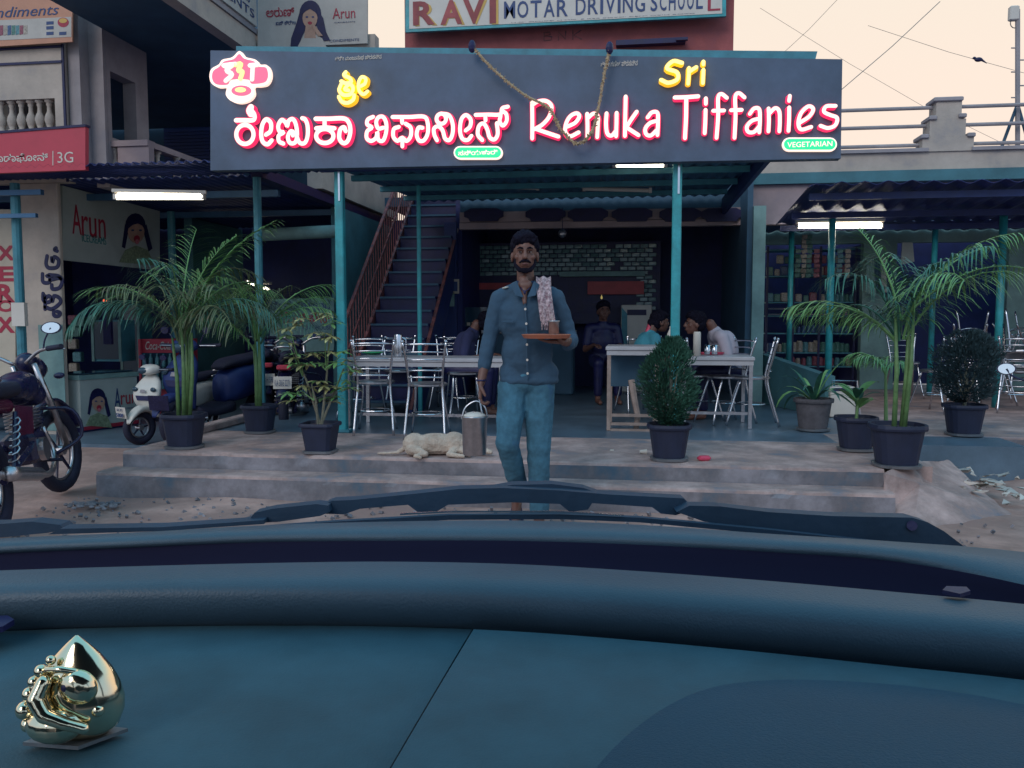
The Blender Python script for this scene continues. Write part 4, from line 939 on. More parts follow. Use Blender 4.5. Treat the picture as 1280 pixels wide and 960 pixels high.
# thuja bushes: many small needle sprays
def bush(label, u, v, z0, potw, poth, rx, rz, zc, mt, n=3600, name='potted_bush', taper=.25):
    p = pt(u, v, z=z0); t = thing(name, label, 'potted bush', p); pot(t, potw, poth)
    MB().tube([(0, 0, poth*.9), (.01, 0, zc-rz*.4), (0, .01, zc+rz*.5)], [.015, .012, .004], 6).build('stem', M['bark'], t)
    for i in range(5):
        a = i*1.3; MB().tube([(0, 0, poth+.03), (.3*rx*math.cos(a), .3*rx*math.sin(a), zc-rz*.3), (.55*rx*math.cos(a), .55*rx*math.sin(a), zc+rz*.3)], [.008, .006, .003], 5).build('branch', M['bark'], t)
    mb = MB()
    clump = [(random.uniform(0, 6.28), random.uniform(-1, 1), random.uniform(.68, 1.12)) for _ in range(70)]
    for i in range(n):
        a0, h0, rr = random.choice(clump)
        hh = max(-1, min(1, h0+random.gauss(0, .13))); a = a0+random.gauss(0, .28)
        rad = rx*math.sqrt(max(0, 1-hh*hh*.92))*(1-taper*max(0, hh))*rr*random.choice((random.uniform(.35, 1.0), random.uniform(.8, 1.05), random.uniform(.9, 1.18)))
        c = Vector((rad*math.cos(a), rad*math.sin(a), zc+rz*hh))
        d = (Vector((math.cos(a), math.sin(a), .9+hh*.6))+Vector((random.gauss(0, .35), random.gauss(0, .35), random.gauss(0, .3)))).normalized()
        s = d.cross(Vector((random.random(), random.random(), random.random()))).normalized(); l = random.uniform(.02, .05); ww = random.uniform(.003, .007)
        mb.add([c, c+d*l*.5+s*ww, c+d*l, c+d*l*.5-s*ww], [(0, 1, 2, 3)])
    mb.build('crown', M[mt], t); return t
bush('dense dark green conifer bush in a black pot in front of the right tables', 836, 575, PZ, .30, .25, .175, .28, .53, 'thuja', 8500)
bush('round dull dark bush in a black pot on the right platform edge', 1204, 544, PZ, .33, .26, .24, .28, .56, 'thujad', 9000, taper=.0)
# variegated shrub
p = pt(401, 566, z=PZ); t = thing('potted_shrub', 'thin shrub with cream and green leaves in a small square black pot', 'potted shrub', p); pot(t, .25, .22, sq=.95)
def leafm(mb, c, d, l, w_, up=Vector((0, 0, 1)), bend=.3, n=4):
    s = d.cross(up); s = s.normalized() if s.length > .01 else Vector((1, 0, 0)); vs = []; dd = d.copy(); q = c.copy()
    for j in range(n+1):
        g = j/n; ww = w_*math.sin(math.pi*(g*.9+.06))*.5 if j < n else .001
        vs += [q-s*ww, q-up*ww*.15, q+s*ww]; dd = (dd-up*bend*g).normalized(); q = q+dd*l/n
    mb.add(vs, [f for j in range(n) for f in ((3*j, 3*j+1, 3*j+4, 3*j+3), (3*j+1, 3*j+2, 3*j+5, 3*j+4))])
pw = 165.0
for (ex, ez, br) in ((-.22, .78, [(-.12, .62), (-.20, .9)]), (.06, .85, [(.12, .95), (.16, .7), (-.03, .65)]), (.16, .6, [(.2, .5), (.1, .42)]), (-.05, .5, [(-.14, .45)])):
    rv, fv = RV, FV
    e3 = rv*ex+fv*random.uniform(-.1, .1)+V(0, 0, ez*1.0); b3 = V(random.uniform(-.02, .02), 0, .2)
    MB().tube([b3, b3.lerp(e3, .5)+V(.01, 0, .02), e3], [.011, .008, .004], 6).build('stem', M['bark'], t)
    for (hx, hz_) in [(ex, ez)]+br:
        c3 = rv*hx+fv*random.uniform(-.12, .1)+V(0, 0, hz_); st = b3.lerp(e3, .6)
        MB().tube([st, c3], [.005, .003], 5).build('twig', M['stemg'], t)
        for kk in range(4):
            cc = c3+Vector((random.gauss(0, .05), random.gauss(0, .05), random.gauss(0, .05))); mb = MB()
            for i in range(7):
                a = 2*math.pi*i/7+kk; leafm(mb, cc, Vector((math.cos(a), math.sin(a), random.uniform(-.3, .25))), random.uniform(.07, .11), random.uniform(.022, .034), bend=.35)
            mb.build('leaf_cluster', M['vari' if random.random() < .7 else 'leaf2'], t)
fl = rv*.08+V(0, -.05, .80); mb = MB()
for i in range(6):
    a = i*1.05; leafm(mb, fl, Vector((math.cos(a), math.sin(a), .4)), .035, .03)
mb.build('white_flower', M['white'], t)
# aloe in clay pot, small broad leaf plant
p = pt(1016, 538, z=PZ); t = thing('potted_aloe', 'old cracked clay pot with long strappy leaves at the end of the low wall', 'potted plant', p); pot(t, .33, .28, 'clay', sq=0)
for i in range(15):
    a = i*2.4; mb = MB(); leafm(mb, V(0, 0, .24), Vector((math.cos(a)*.6, math.sin(a)*.6, 1.3-.07*i)).normalized(), random.uniform(.32, .5), .045, bend=.28+.04*i, n=7); mb.build('leaf', M['leaf' if i % 3 else 'leaf2'], t)
p = pt(1069, 563, z=PZ); t = thing('potted_plant', 'small broad leaved plant in a black pot just left of the tall ramp palm', 'potted plant', p); pot(t, .30, .25)
MB().tube([(0, 0, .2), (.01, 0, .42)], [.012, .008], 6).build('stem', M['stemg'], t)
for i in range(10):
    a = i*2.4+.3; mb = MB(); leafm(mb, V(0, 0, .3+.012*i), Vector((math.cos(a), math.sin(a), .9)).normalized(), random.uniform(.18, .3), .075, bend=.42, n=6); mb.build('leaf', M['leaf' if i % 2 else 'leaf2'], t)
p = pt(1112, 560, z=PZ); t = thing('young_palm', 'young light green palm rising between the ramp palm and the small leafy pot', 'plant', p+V(0, .1, 0))
MB().tube([(0, 0, .1), (-.02, 0, .62)], [.016, .008], 6).build('stem', M['stemg'], t)
for a, L in ((az(150), .34), (az(185), .3), (az(120), .3), (az(60), .28), (az(-60), .22)): frond(t, (-.02, 0, .55), a, L, 1.1, 2.0, nl=16, ll=.14, m='leaf2')
MB().lathe([(.1, 0), (.12, .1), (.1, .12)], n=12).build('pot', M['potm'], t)

# ================================================================== FURNITURE
def steel_chair(label, p, rz, h=.78, group='steel chairs in the restaurant front', s=1.0):
    t = thing('steel_chair', label, 'chair', p, rz, group)      # sits facing +Y, back at -Y; back height h
    sh = .42*h/.78; w2 = .155
    for sgn in (-1, 1):
        MB().tube(catmull([(sgn*w2*1.05, -.24, 0), (sgn*w2*.95, -.17, sh*.55), (sgn*w2*.86, -.13, sh), (sgn*w2*.95, -.17, h*.78), (sgn*w2*1.12, -.21, h)], 4), .0105, 7).build('back_leg', M['chrome'], t, smooth=True)
        MB().tube(catmull([(sgn*w2*1.05, .22, 0), (sgn*w2*.8, .15, sh*.6), (sgn*w2*.72, .10, sh-.01)], 4), .0105, 7).build('front_leg', M['chrome'], t, smooth=True)
        MB().ell((sgn*w2*1.12, -.21, h), (.014, .014, .014), 8, 6).build('finial', M['chrome'], t)
    MB().lathe([(.02, sh-.004), (.15, sh-.006), (.165, sh), (.165, sh+.014), (.15, sh+.022), (.02, sh+.024)], n=18).build('seat', M['steel'], t, smooth=False)
    MB().tube([(.13*math.cos(a*.5236), .13*math.sin(a*.5236), sh*.45) for a in range(12)], .006, 6, closed=True).build('leg_ring', M['chrome'], t)
    for i, z in enumerate((.97, .89, .81, .70, .63)):
        zz_ = h*z; y_ = -.17-.04*max(0, (z-.78)/.22) if z > .78 else -.15
        MB().tube(catmull([(-w2*(.92+.2*(z-.7)), y_, zz_), (0, y_-.025, zz_+.004), (w2*(.92+.2*(z-.7)), y_, zz_)], 3), .007 if i else .009, 6).build('back_rail', M['chrome'], t, smooth=True)
    return t
def at(u, v, z=PZ): return pt(u, v, z=z)
c0 = steel_chair('steel chair with its back turned, leftmost at the near side of the left table', at(470, 540), YAW+.08)
clone(c0, at(535, 545), YAW-.02, 'steel chair with its back turned, nearest the sleeping dog')
LT = [(580, 520, 3.3, 'steel chair behind the walking waiter, at the right end of the left table'), (452, 522, 2.9, 'steel chair at the far left of the left table by the teal post'), (500, 515, 3.3, 'steel chair across the left table, between the two near chairs'), (560, 512, 3.0, 'steel chair across the left table under the seated man in dark shirt')]
for u, v, a, l in LT: clone(c0, at(u, v), YAW+a, l)
for u, v, a, l in ((905, 528, 1.9, 'steel chair under the man in the pale shirt at the right table'), (938, 530, 1.35, 'tall backed steel chair at the right table end beside the low wall'), (868, 525, -1.2, 'steel chair left of the man in pale shirt, behind the conifer bush'), (795, 515, 0.2, 'steel chair under the woman in teal behind the near table')):
    clone(c0, at(u, v), YAW+a, l)
random.seed(21)
RG = 'steel chairs crowded under the right awning'
for i, (u, v, a, l) in enumerate(((1170, 515, .4, 'steel chair left of the round dull bush under the right awning'), (1205, 505, 2.6, 'steel chair directly behind the round dull bush'), (1238, 505, 1.2, 'steel chair tucked behind the rightmost teal post'), (1268, 515, -.5, 'steel chair cut by the right edge of the picture, nearest the front'), (1262, 492, 2.0, 'steel chair further back at the right edge under the awning'), (1130, 497, 3.0, 'steel chair seen through the ramp palm by the rear teal post'))):
    clone(c0, at(u, v), YAW+a, l, RG)
    if i in (1, 3, 4):
        o = clone(c0, at(u, v)+V(.06, .05, .42), YAW+a+2.6, 'upturned steel chair on top of %s' % ('the chair behind the round bush', 'the nearest chair at the right edge', 'the rear chair at the right edge')[(1, 3, 4).index(i)], RG); o.rotation_euler = (R(160), 0, YAW+a); o.location.z = 1.25
def table(label, c0_, c1_, z, dep, legs, group='restaurant tables', m='tabtop', brace=True):
    a = Vector(c0_); b = Vector(c1_); t = thing('table', label, 'table', V((a.x+b.x)/2, a.y, PZ), 0, group)
    MB().bb((a.x, a.y, z-.035), (b.x, a.y+dep, z), bev=.006).build('tabletop', M[m], t, world=True)
    MB().bb((a.x+.01, a.y+.012, z-.075), (b.x-.01, a.y+dep-.012, z-.037)).build('apron', M[m], t, world=True)
    for x in (a.x+.03, b.x-.03):
        for y in (a.y+.03, a.y+dep-.03): MB().bb((x-.016, y-.016, PZ), (x+.016, y+.016, z-.076)).build('leg', M[legs], t, world=True)
    if brace: MB().bb((a.x+.05, a.y+.02, PZ+.12), (b.x-.05, a.y+.045, PZ+.145)).build('brace', M[legs], t, world=True)
    return t
z = .885; table('long steel edged table behind the two near chairs at left', pt(432, 447, z=z), pt(628, 449, z=z), z, .55, 'chrome')
z = .985; yA = pt(757, 433, z=z).y
tA = table('tall white edged table with a scuffed wooden leg right of the walking man', pt(757, 434, y=yA), pt(826, 434, y=yA), z, .6, 'wood')
MB().bb((pt(757, 434, y=yA).x+.03, yA+.3, .62), (pt(826, 434, y=yA).x-.02, yA+.32, .93)).build('modesty_panel', M['shade'], tA, world=True)
MB().tube([pt(789, 475, y=yA+.15), pt(793, 500, y=yA+.12), pt(797, 520, y=yA+.1), pt(792, 560, y=yA+.1)], [.03, .028, .026, .022], 6).build('crooked_prop', M['wood'], tA, world=True)
for v in (530, 538): MB().bb(pt(763, v+1.5, y=yA+.02), pt(826, v-1.5, y=yA+.06)).build('brace', M['wood'], tA, world=True)
z = .89; yB = pt(905, 446, z=z).y
table('steel legged table with red tray and tumblers before the man in pale shirt', pt(852, 446, y=yB), pt(944, 447, y=yB), z, .55, 'steel')
# things on tables
zt_ = .887; p = pt(498, 446, z=zt_)
t = thing('steel_jug', 'tall steel water jug on the left table between the two near chairs', 'jug', p)
MB().lathe([(.036, 0), (.038, .01), (.038, .19), (.034, .2), (.03, .2)], n=18).build('body', M['chrome'], t, smooth=True); MB().tube([(.036, -.0, .17), (.07, 0, .15), (.07, 0, .06), (.037, 0, .04)], .006, 6).build('handle', M['chrome'], t)
t = thing('green_plate', 'bright green plastic plate on the left table', 'plate', pt(466, 443, z=zt_)); MB().lathe([(.05, 0), (.10, .018), (.105, .02), (.10, .023), (.05, .006)], n=20).build('dish', mat('green_plastic', (.03, .42, .14), .35, bump=0), t)
tray_r = thing('red_tray', 'red tray under two steel tumblers on the right table', 'tray', pt(890, 443, z=.892)); MB().lathe([(.02, 0), (.10, 0), (.115, .02), (.11, .02), (.1, .008), (.02, .006)], n=18, sy=.7).build('dish', M['pink'], tray_r)
tum = None
for u, l in ((884, 'left of two steel tumblers on the red tray'), (893, 'right of two steel tumblers on the red tray')):
    t = thing('tumbler', l, 'tumbler', pt(u, 443, z=.9)+V(0, 0, .0), 0, 'steel tumblers'); MB().lathe([(.024, 0), (.026, .005), (.032, .085), (.029, .085), (.022, .01)], n=14).build('cup', M['chrome'], t, smooth=True)
t = thing('bottle', 'slim pale bottle on the tall table beside the teal post', 'bottle', pt(839, 434, z=.987)+V(0, .1, 0)); MB().lathe([(.028, 0), (.03, .01), (.03, .11), (.012, .15), (.012, .17)], n=12).build('body', M['white'], t, smooth=True)
t = thing('tall_tin', 'tall pale tin standing behind the conifer bush, left of the red tray', 'tin', pt(871, 445, z=.892)); MB().lathe([(.033, 0), (.033, .2), (.028, .215)], n=14).build('body', M['white'], t, smooth=True)
# white cabinet with display at the rear, lamp, low wall, white box
F = yf(11.2); t = thing('steel_cabinet', 'pale cabinet with a small dark display behind the woman in teal', 'cabinet', V(F.w(*F.hit(795, 430)).x, 11.2, PZ))
a = F.w(*F.hit(776, 430)); b = F.w(*F.hit(815, 381)); MB().bb((a.x, 11.2, PZ), (b.x, 11.55, b.z), bev=.01).build('case', M['white'], t, world=True)
F.poly('display', [(784, 394), (784, 387), (808, 387), (808, 394)], M['ink'], t, off=.001, th=.01)
a = pt(779, 428, y=11.19); b = pt(783, 390, y=11.19); MB().prism([F.w(*F.hit(*q)) for q in ((777, 430), (777, 384), (784, 392), (784, 430))], (0, -.01, 0)).build('side_trim', M['poledim'], t, world=True)
wl = [pt(950, 442, y=9.9), pt(1032, 470, y=8.6)]
t = thing('low_wall', 'low dark plastered wall running forward between the restaurant and the right shop', 'wall', V(wl[0].x, 9, PZ))
a = wl[0]; b = wl[1]; MB().prism([V(a.x, a.y, PZ), V(b.x, b.y, PZ), V(b.x, b.y, b.z), V(a.x, a.y, a.z)], (.09, 0, 0)).build('wall', M['tealwall'], t, world=True)
t = thing('white_box', 'scuffed white metal box standing between the clay pot and the small leafy pot', 'box', pt(1053, 522, z=PZ)); MB().bb((-.12, 0, 0), (.12, .25, .30), bev=.01).build('body', M['white'], t)
MB().tube([(-.10, .02, .3), (-.10, .02, .36), (.13, .02, .36), (.17, .02, .0)], .008, 6).build('tube_handle', M['chrome'], t); MB().bb((-.11, -.004, .26), (.11, -.001, .29)).build('dark_band', M['ink'], t)
KV = ('large steel pot at the left end of the serving counter', 'small steel pot with lid second from the left on the counter', 'steel water can in the middle of the counter', 'squat steel bowl right of the water can on the counter', 'steel pot at the right end of the counter')
for i, (x, r_, h_) in enumerate(((-1.78, .10, .16), (-1.55, .06, .12), (-1.34, .07, .24), (-1.14, .09, .08), (-.92, .085, .17))):
    t = thing('steel_pot', KV[i], 'pot', V(x, 10.8, PZ+.82), 0, 'steel vessels on the serving counter')
    MB().lathe([(r_*.8, 0), (r_, h_*.15), (r_, h_*.85), (r_*.9, h_), (r_*.7, h_*.98)], n=18).build('vessel', M['steel'], t, smooth=True); MB().lathe([(r_*.92, h_), (r_*.5, h_+.02), (.01, h_+.03)], n=18).build('lid', M['chrome'], t, smooth=True)
F = yf(10.55); t = thing('snack_case', 'low glass snack case with a row of pale packets beside the seated man at left', 'case', V(F.w(*F.hit(606, 400)).x, 10.55, PZ+.8))
F.poly('glass', [(580, 408), (580, 384), (640, 384), (640, 408)], M['glassd'], t, off=0, th=.01)
for i in range(9): F.poly('packet', [(584+6*i, 407), (584+6*i, 403), (588+6*i, 403), (588+6*i, 407)], M['xero'], t, off=.012, th=.004)
F = yf(10.15); 
# hanging fan-like lamp over counter
p = pt(703, 292, y=9.9); t = thing('hanging_lamp', 'small dark bulb lamp hanging in front of the cornice', 'lamp', p); MB().ell((0, 0, 0), (.05, .05, .05), 12, 8).build('shade', M['steel'], t); MB().cyl((0, 0, .04), (0, 0, .3), .005).build('cord', M['ink'], t)
for u, v in ((569, 358), (563, 374)):
    F = yf(10.1); t = thing('wall_notice', ('pale notice hanging on the blue door post', 'lower pale green notice on the blue door post')[v > 360], 'notice', F.w(*F.hit(u, v))); F.poly('sheet', [(u-5, v+9), (u-5, v-9), (u+5, v-9), (u+5, v+9)], M['xero' if v < 360 else 'greenwall'], t, th=.006)
    F.poly('print', [(u-3, v+6), (u-3, v-6), (u+3, v-6), (u+3, v+6)], M['blueink'], t, off=.007, th=.002) if v < 360 else None

# ---------------- right shop goods
YS = 12.3; shf = lambda u, v, y=YS: pt(u, v, y=y)
t = thing('shop_shelves', 'dark shelving with thin metal shelf edges inside the right shop opening', 'shelves', shf(1015, 460))
xa_, xb_ = shf(958, 400).x, shf(1068, 400).x
for v in (312, 345, 378, 395, 417, 441, 458): MB().bb((xa_, YS, shf(1000, v).z-.01), (xb_, YS+.4, shf(1000, v).z+.008)).build('shelf', M['poledim'], t, world=True)
for v in (386, 393): MB().cyl((xa_, YS-.15, shf(1000, v).z), (xb_, YS-.15, shf(1000, v).z), .012, n=8).build('front_rail', M['chrome'], t, world=True)
for u in (958, 991, 1024, 1068): MB().bb((shf(u, 400).x-.015, YS-.01, PZ), (shf(u, 400).x+.015, YS, shf(u, 308).z)).build('upright', M['ink'], t, world=True)
CN = ('red', 'cream', 'blue', 'green', 'teal')
def rown(v): return {441: 'second shelf from the bottom', 458: 'bottom shelf', 417: 'third shelf from the bottom', 378: 'shelf just above the front rail', 345: 'second shelf from the top', 395: 'railed shelf', 330: 'pile under the top shelf'}[v]
# jars on shelves (each a thing)
jm = MB().lathe([(.035, 0), (.04, .01), (.04, .10), (.03, .12), (.03, .13)], n=12); jars = [None]*5
def put(kind, mk, pos, sc_, label, cat, grp, mi):
    o = bpy.data.objects.new(kind, mk[mi]); col.objects.link(o); o.location = pos; o.scale = (sc_,)*3; tag(o, label, cat, grp)
jmesh = []; pmesh = []
for k in range(5):
    o = jm.build('jar', M['goods'][k]); jmesh.append(o.data); bpy.data.objects.remove(o)
    o = MB().box((0, 0, .065), (.1, .05, .13), bev=.012).build('packet', M['goods'][k]); pmesh.append(o.data); bpy.data.objects.remove(o)
for (v, u0, u1, step, scl, what) in ((441, 992, 1022, 7, 1.2, 1), (441, 1028, 1064, 6, 1.0, 3), (458, 962, 1062, 7, .95, 0), (417, 992, 1064, 6, .8, 2), (378, 1028, 1066, 6, .9, 4), (441, 962, 988, 6, .9, 2)):
    u = u0
    while u < u1:
        p = shf(u, v, YS+.08); p.z = shf(1000, v).z+.009
        put('jar', jmesh, p, scl*random.uniform(.85, 1.1), '%s jar on the %s in the right shop' % (CN[(kq := what if random.random() < .7 else random.randrange(5))], rown(v)), 'jar', '%s jars on the %s' % (CN[kq], rown(v)), kq); u += step
for (v, u0, u1) in ((345, 962, 1064), (378, 962, 1020), (395, 1030, 1064), (330, 975, 1064)):
    u = u0
    while u < u1:
        p = shf(u, v, YS+.06); p.z = shf(1000, v).z+.009
        put('packet', pmesh, p, random.uniform(.7, 1.1), '%s packet on the %s in the right shop' % (CN[(kq := random.randrange(5))], rown(v)), 'packet', '%s packets on the %s' % (CN[kq], rown(v)), kq); u += 9
for i, u in enumerate((1006, 1012, 1021, 1040, 1050, 1060, 998)):
    p = pt(u, 296 if i < 2 else 314, y=11.9)
    t = thing('packet_strip', ['strip of snack packets in the right shop doorway, %s' % s for s in ('longest, at the left', 'second of the long pair', 'just left of the thick teal post', 'just right of the thick teal post', 'third from the door edge', 'nearest the hanging clothes', 'farthest left of all strips')][i], 'packet strip', p, 0, 'hanging packet strips')
    q0 = MB().box((0, 0, 0), (.075, .012, .055), bev=.004).build('packet', M['goods'][(i*2+1) % 5], t)
    MB().cyl((0, 0, .05), (0, 0, -.06*8), .003, n=5).build('string', M['ink'], t)
    for k in range(1, 9 if i < 2 else 6):
        o = q0.copy(); col.objects.link(o); o.location = V(random.uniform(-.01, .01), 0, -.065*k); o.rotation_euler = (0, random.gauss(0, .15), random.gauss(0, .2))
    q0.location = V(0, 0, 0)
# hanging clothes
t = thing('hanging_clothes', 'pale cloths and bags hanging from a rail beside the right shop door', 'clothes', pt(1098, 325, y=11.95))
MB().cyl(pt(1082, 322, y=11.95), pt(1114, 321, y=11.95), .012, n=8).build('rail', M['steel'], t, world=True)
for i, (u, wv, l, m) in enumerate(((1088, 9, 48, 'greenwall'), (1097, 7, 42, 'shade'), (1104, 8, 44, 'offw'), (1111, 6, 50, 'navy'))):
    a = pt(u-wv/2, 323, y=11.93); b = pt(u+wv/2, 323, y=11.93); c = pt(u+wv/2+2, 323+l, y=11.93); d = pt(u-wv/2-2, 323+l-6, y=11.93)
    vs = []; n_ = 8
    for j in range(5):
        for k in range(n_+1):
            f = k/n_; g = j/4; p_ = a.lerp(b, f).lerp(d.lerp(c, f), g); vs.append(p_+V(0, -.03*math.sin(k*1.9+i)*(.3+g), 0))
    MB().add(vs+[v_+V(0, .012, 0) for v_ in vs], [(j*9+k, j*9+k+1, (j+1)*9+k+1, (j+1)*9+k) for j in range(4) for k in range(8)]+[(45+j*9+k, 45+(j+1)*9+k, 45+(j+1)*9+k+1, 45+j*9+k+1) for j in range(4) for k in range(8)]).build('cloth', M[m], t, world=True, smooth=True)
t = thing('paper_bag', 'pale triangular paper hanging behind the tall ramp palm', 'paper', pt(1134, 318, y=11.9)); MB().prism([pt(1128, 303, y=11.9), pt(1141, 303, y=11.9), pt(1143, 327, y=11.9), pt(1126, 331, y=11.9)], (0, .02, 0)).build('sheet', M['offw'], t, world=True)
# ================================================================== PEOPLE
def hand(w, d, n, s, curl=.5, k=1.0, spread=1.0):
    """wrist, finger direction, palm-facing normal, thumb side -> capsules for palm, four fingers and thumb"""
    w = Vector(w); d = Vector(d).normalized(); n = Vector(n); n = (n-d*n.dot(d)).normalized(); s = Vector(s); s = (s-d*s.dot(d)-n*s.dot(n)).normalized(); out = []
    kn = []
    for i, (o, L) in enumerate(((.033, .072), (.011, .080), (-.011, .074), (-.032, .058))):
        base = w+d*.088*k+s*o*k; kn.append(base); out.append(('c', w+s*o*.55*k, base, .015*k, .0115*k))
        p = base; a = curl*.5; seg = [L*.45, L*.32, L*.25]
        for j, l in enumerate(seg):
            dd = (d*math.cos(a)+n*math.sin(a)+s*o*1.5*spread).normalized(); q = p+dd*l*k; out.append(('c', p, q, (.0082-.0006*j)*k, (.0078-.0008*j)*k)); p = q; a += curl
    p = w+d*.025*k+s*.028*k; q = p+(d*.55+s*.7+n*.35).normalized()*.04*k; r = q+(d*.85+s*.15+n*.5).normalized()*.032*k
    out += [('c', p, q, .014*k, .0105*k), ('c', q, r, .0105*k, .0085*k)]
    return out
def head_parts(c, k=1.0):     # face looks towards -Y
    c = Vector(c); f = lambda x, y, z: c+Vector((x, y, z))*k
    return [('e', f(0, .012, .022), (.074*k, .092*k, .088*k)), ('e', f(0, -.018, -.035), (.058*k, .068*k, .070*k)), ('e', f(0, -.052, -.082), (.028*k, .026*k, .024*k)),
            ('c', f(0, -.088, .018), f(0, -.104, -.020), .009*k, .0135*k), ('c', f(-.011, -.094, -.024), f(.011, -.094, -.024), .009*k, .009*k),
            ('c', f(-.040, -.076, .026), f(.040, -.076, .026), .011*k, .011*k), ('c', f(-.02, -.083, -.052), f(.02, -.083, -.052), .009*k, .009*k), ('c', f(-.018, -.080, -.062), f(.018, -.080, -.062), .009*k, .009*k),
            ('e', f(-.045, -.055, -.018), (.018*k, .018*k, .016*k)), ('e', f(.045, -.055, -.018), (.018*k, .018*k, .016*k)),
            ('e', f(-.076, .008, -.012), (.010*k, .020*k, .032*k)), ('e', f(.076, .008, -.012), (.010*k, .020*k, .032*k))]
def face_bits(t, c, k=1.0, beard=True, rot=None):
    c = Vector(c); f = lambda x, y, z: c+Vector((x, y, z))*k
    for s in (-1, 1):
        e = MB().ell(f(s*.029, -.079, .008), (.0105*k, .007*k, .0036*k), 10, 8).build('eye', mat('eye_white', (.26, .22, .20), .3, bump=0, var=0), t)
        MB().ell(f(s*.029-.002, -.0865, .008), (.0052*k, .002*k, .0036*k), 10, 6).build('iris', M['hair'], e)
        MB().tube([f(s*.012, -.090, .028), f(s*.030, -.093, .033), f(s*.048, -.080, .026)], [.004*k, .005*k, .002*k], 6).build('eyebrow', M['hair'], t)
    if beard:
        blob('beard', [('c', f(-.054, -.030, -.058), f(-.032, -.058, -.088), .014*k, .015*k), ('c', f(.054, -.030, -.058), f(.032, -.058, -.088), .014*k, .015*k), ('e', f(0, -.064, -.090), (.030*k, .020*k, .019*k)), ('c', f(-.056, -.02, -.02), f(-.056, -.03, -.058), .009*k, .013*k), ('c', f(.056, -.02, -.02), f(.056, -.03, -.058), .009*k, .013*k)], M['hair'], t, .006, 2)
        MB().tube([f(-.034, -.083, -.050), f(-.016, -.098, -.040), f(0, -.1, -.038), f(.016, -.098, -.040), f(.034, -.083, -.050)], [.004*k, .0075*k, .006*k, .0075*k, .004*k], 8).build('moustache', M['hair'], t)
    MB().tube([f(-.018, -.095, -.058), f(0, -.0975, -.057), f(.018, -.095, -.058)], [.002, .0045*k, .002], 6).build('lips', mat('lips', (.14, .05, .05), .5, bump=0), t)
def hair(t, c, k=1.0, tail=False):
    c = Vector(c); f = lambda x, y, z: c+Vector((x, y, z))*k
    P_ = [('e', f(-.008, .0, .080), (.070*k, .080*k, .052*k)), ('e', f(.030, -.045, .092), (.038*k, .034*k, .028*k)), ('e', f(-.040, -.035, .082), (.032*k, .040*k, .030*k)), ('e', f(0, .0, .11), (.05*k, .06*k, .028*k)), ('e', f(0, .028, .052), (.087*k, .094*k, .082*k)), ('e', f(0, .05, .0), (.076*k, .068*k, .08*k)), ('c', f(-.05, -.055, .078), f(.05, -.05, .080), .026*k, .024*k), ('c', f(-.074, -.01, .05), f(-.074, .02, .0), .014*k, .012*k), ('c', f(.074, -.01, .05), f(.074, .02, .0), .014*k, .012*k), ('e', f(.01, -.04, .098), (.052*k, .045*k, .028*k))]
    if tail: P_ += [('c', f(0, .11, .0), f(0, .13, -.14), .03*k, .02*k), ('e', f(0, .11, .0), (.04*k, .04*k, .04*k))]
    return folds(blob('hair', P_, M['hair'], t, .006, 2), .022, .018)
pm = pt(655, 667, D=4.77); pm.z = 0
t = thing('person', 'bearded man walking forward in a blue grey shirt and light jeans, holding a tray', 'person', pm, YAW)
HC = (.003, -.02, 1.575)
body = head_parts(HC) + [('c', (.005, .01, 1.50), (.012, .015, 1.39), .052, .058), ('c', (-.12, .01, 1.335), (.16, .01, 1.335), .05, .05), ('e', (.02, 0, 1.20), (.145, .09, .20)), ('e', (.012, 0, .93), (.13, .085, .14)),
  ('c', (-.005, -.055, 1.43), (.0, -.112, 1.305), .030, .012), ('c', (-.012, -.07, 1.40), (.02, -.07, 1.40), .03, .03),
  ('c', (-.155, .01, 1.325), (-.215, .02, 1.08), .050, .040), ('c', (-.215, .02, 1.08), (-.262, -.05, .86), .038, .026),
  ('c', (.195, .01, 1.325), (.285, .03, 1.09), .050, .040), ('c', (.285, .03, 1.09), (.232, -.20, 1.095), .038, .027),
  ('c', (-.07, 0, .86), (-.10, -.105, .52), .075, .052), ('c', (-.10, -.105, .52), (-.03, .14, .18), .050, .036), ('c', (.09, 0, .86), (.085, -.03, .48), .075, .052), ('c', (.085, -.03, .48), (.095, .02, .08), .050, .036),
  ('c', (.095, .04, .045), (.10, -.15, .03), .036, .03), ('c', (-.045, .17, .12), (-.05, -.01, .045), .034, .028)]
body += hand((-.262, -.05, .86), (-.05, -.12, -1), (1, 0, 0), (0, -1, 0), .95) + hand((.232, -.20, 1.092), (-1, -.25, .02), (0, 0, 1), (0, -1, .2), .18)
bd = blob('body', body, M['skin'], t, .0048, 3)
face_bits(t, HC); hair(t, HC)
folds(blob('shirt', [('c', (-.125, .01, 1.335), (.02, .012, 1.385), .062, .062), ('c', (.02, .012, 1.385), (.168, .01, 1.335), .062, .062), ('e', (.02, .0, 1.22), (.176, .112, .19)), ('e', (.018, 0, 1.02), (.158, .104, .20)), ('c', (-.075, 0, .905), (.13, 0, .905), .082, .082), ('e', (.03, -.005, .870), (.188, .112, .045)),
  ('c', (-.155, .01, 1.325), (-.212, .02, 1.10), .057, .048), ('c', (-.215, .02, 1.10), (-.244, -.018, .955), .049, .042),
  ('c', (.195, .01, 1.325), (.284, .03, 1.10), .058, .050), ('c', (.287, .03, 1.10), (.262, -.085, 1.08), .051, .043)], M['shirt'], t, .008, 3), .018, .07)
for s in (-1, 1):
    MB().prism([V(.005+s*.012, -.118, 1.335), V(.005+s*.052, -.085, 1.425), V(.005+s*.085, -.070, 1.405), V(.005+s*.060, -.118, 1.345)], (0, -.012, 0)).build('collar', M['shirt'], t)
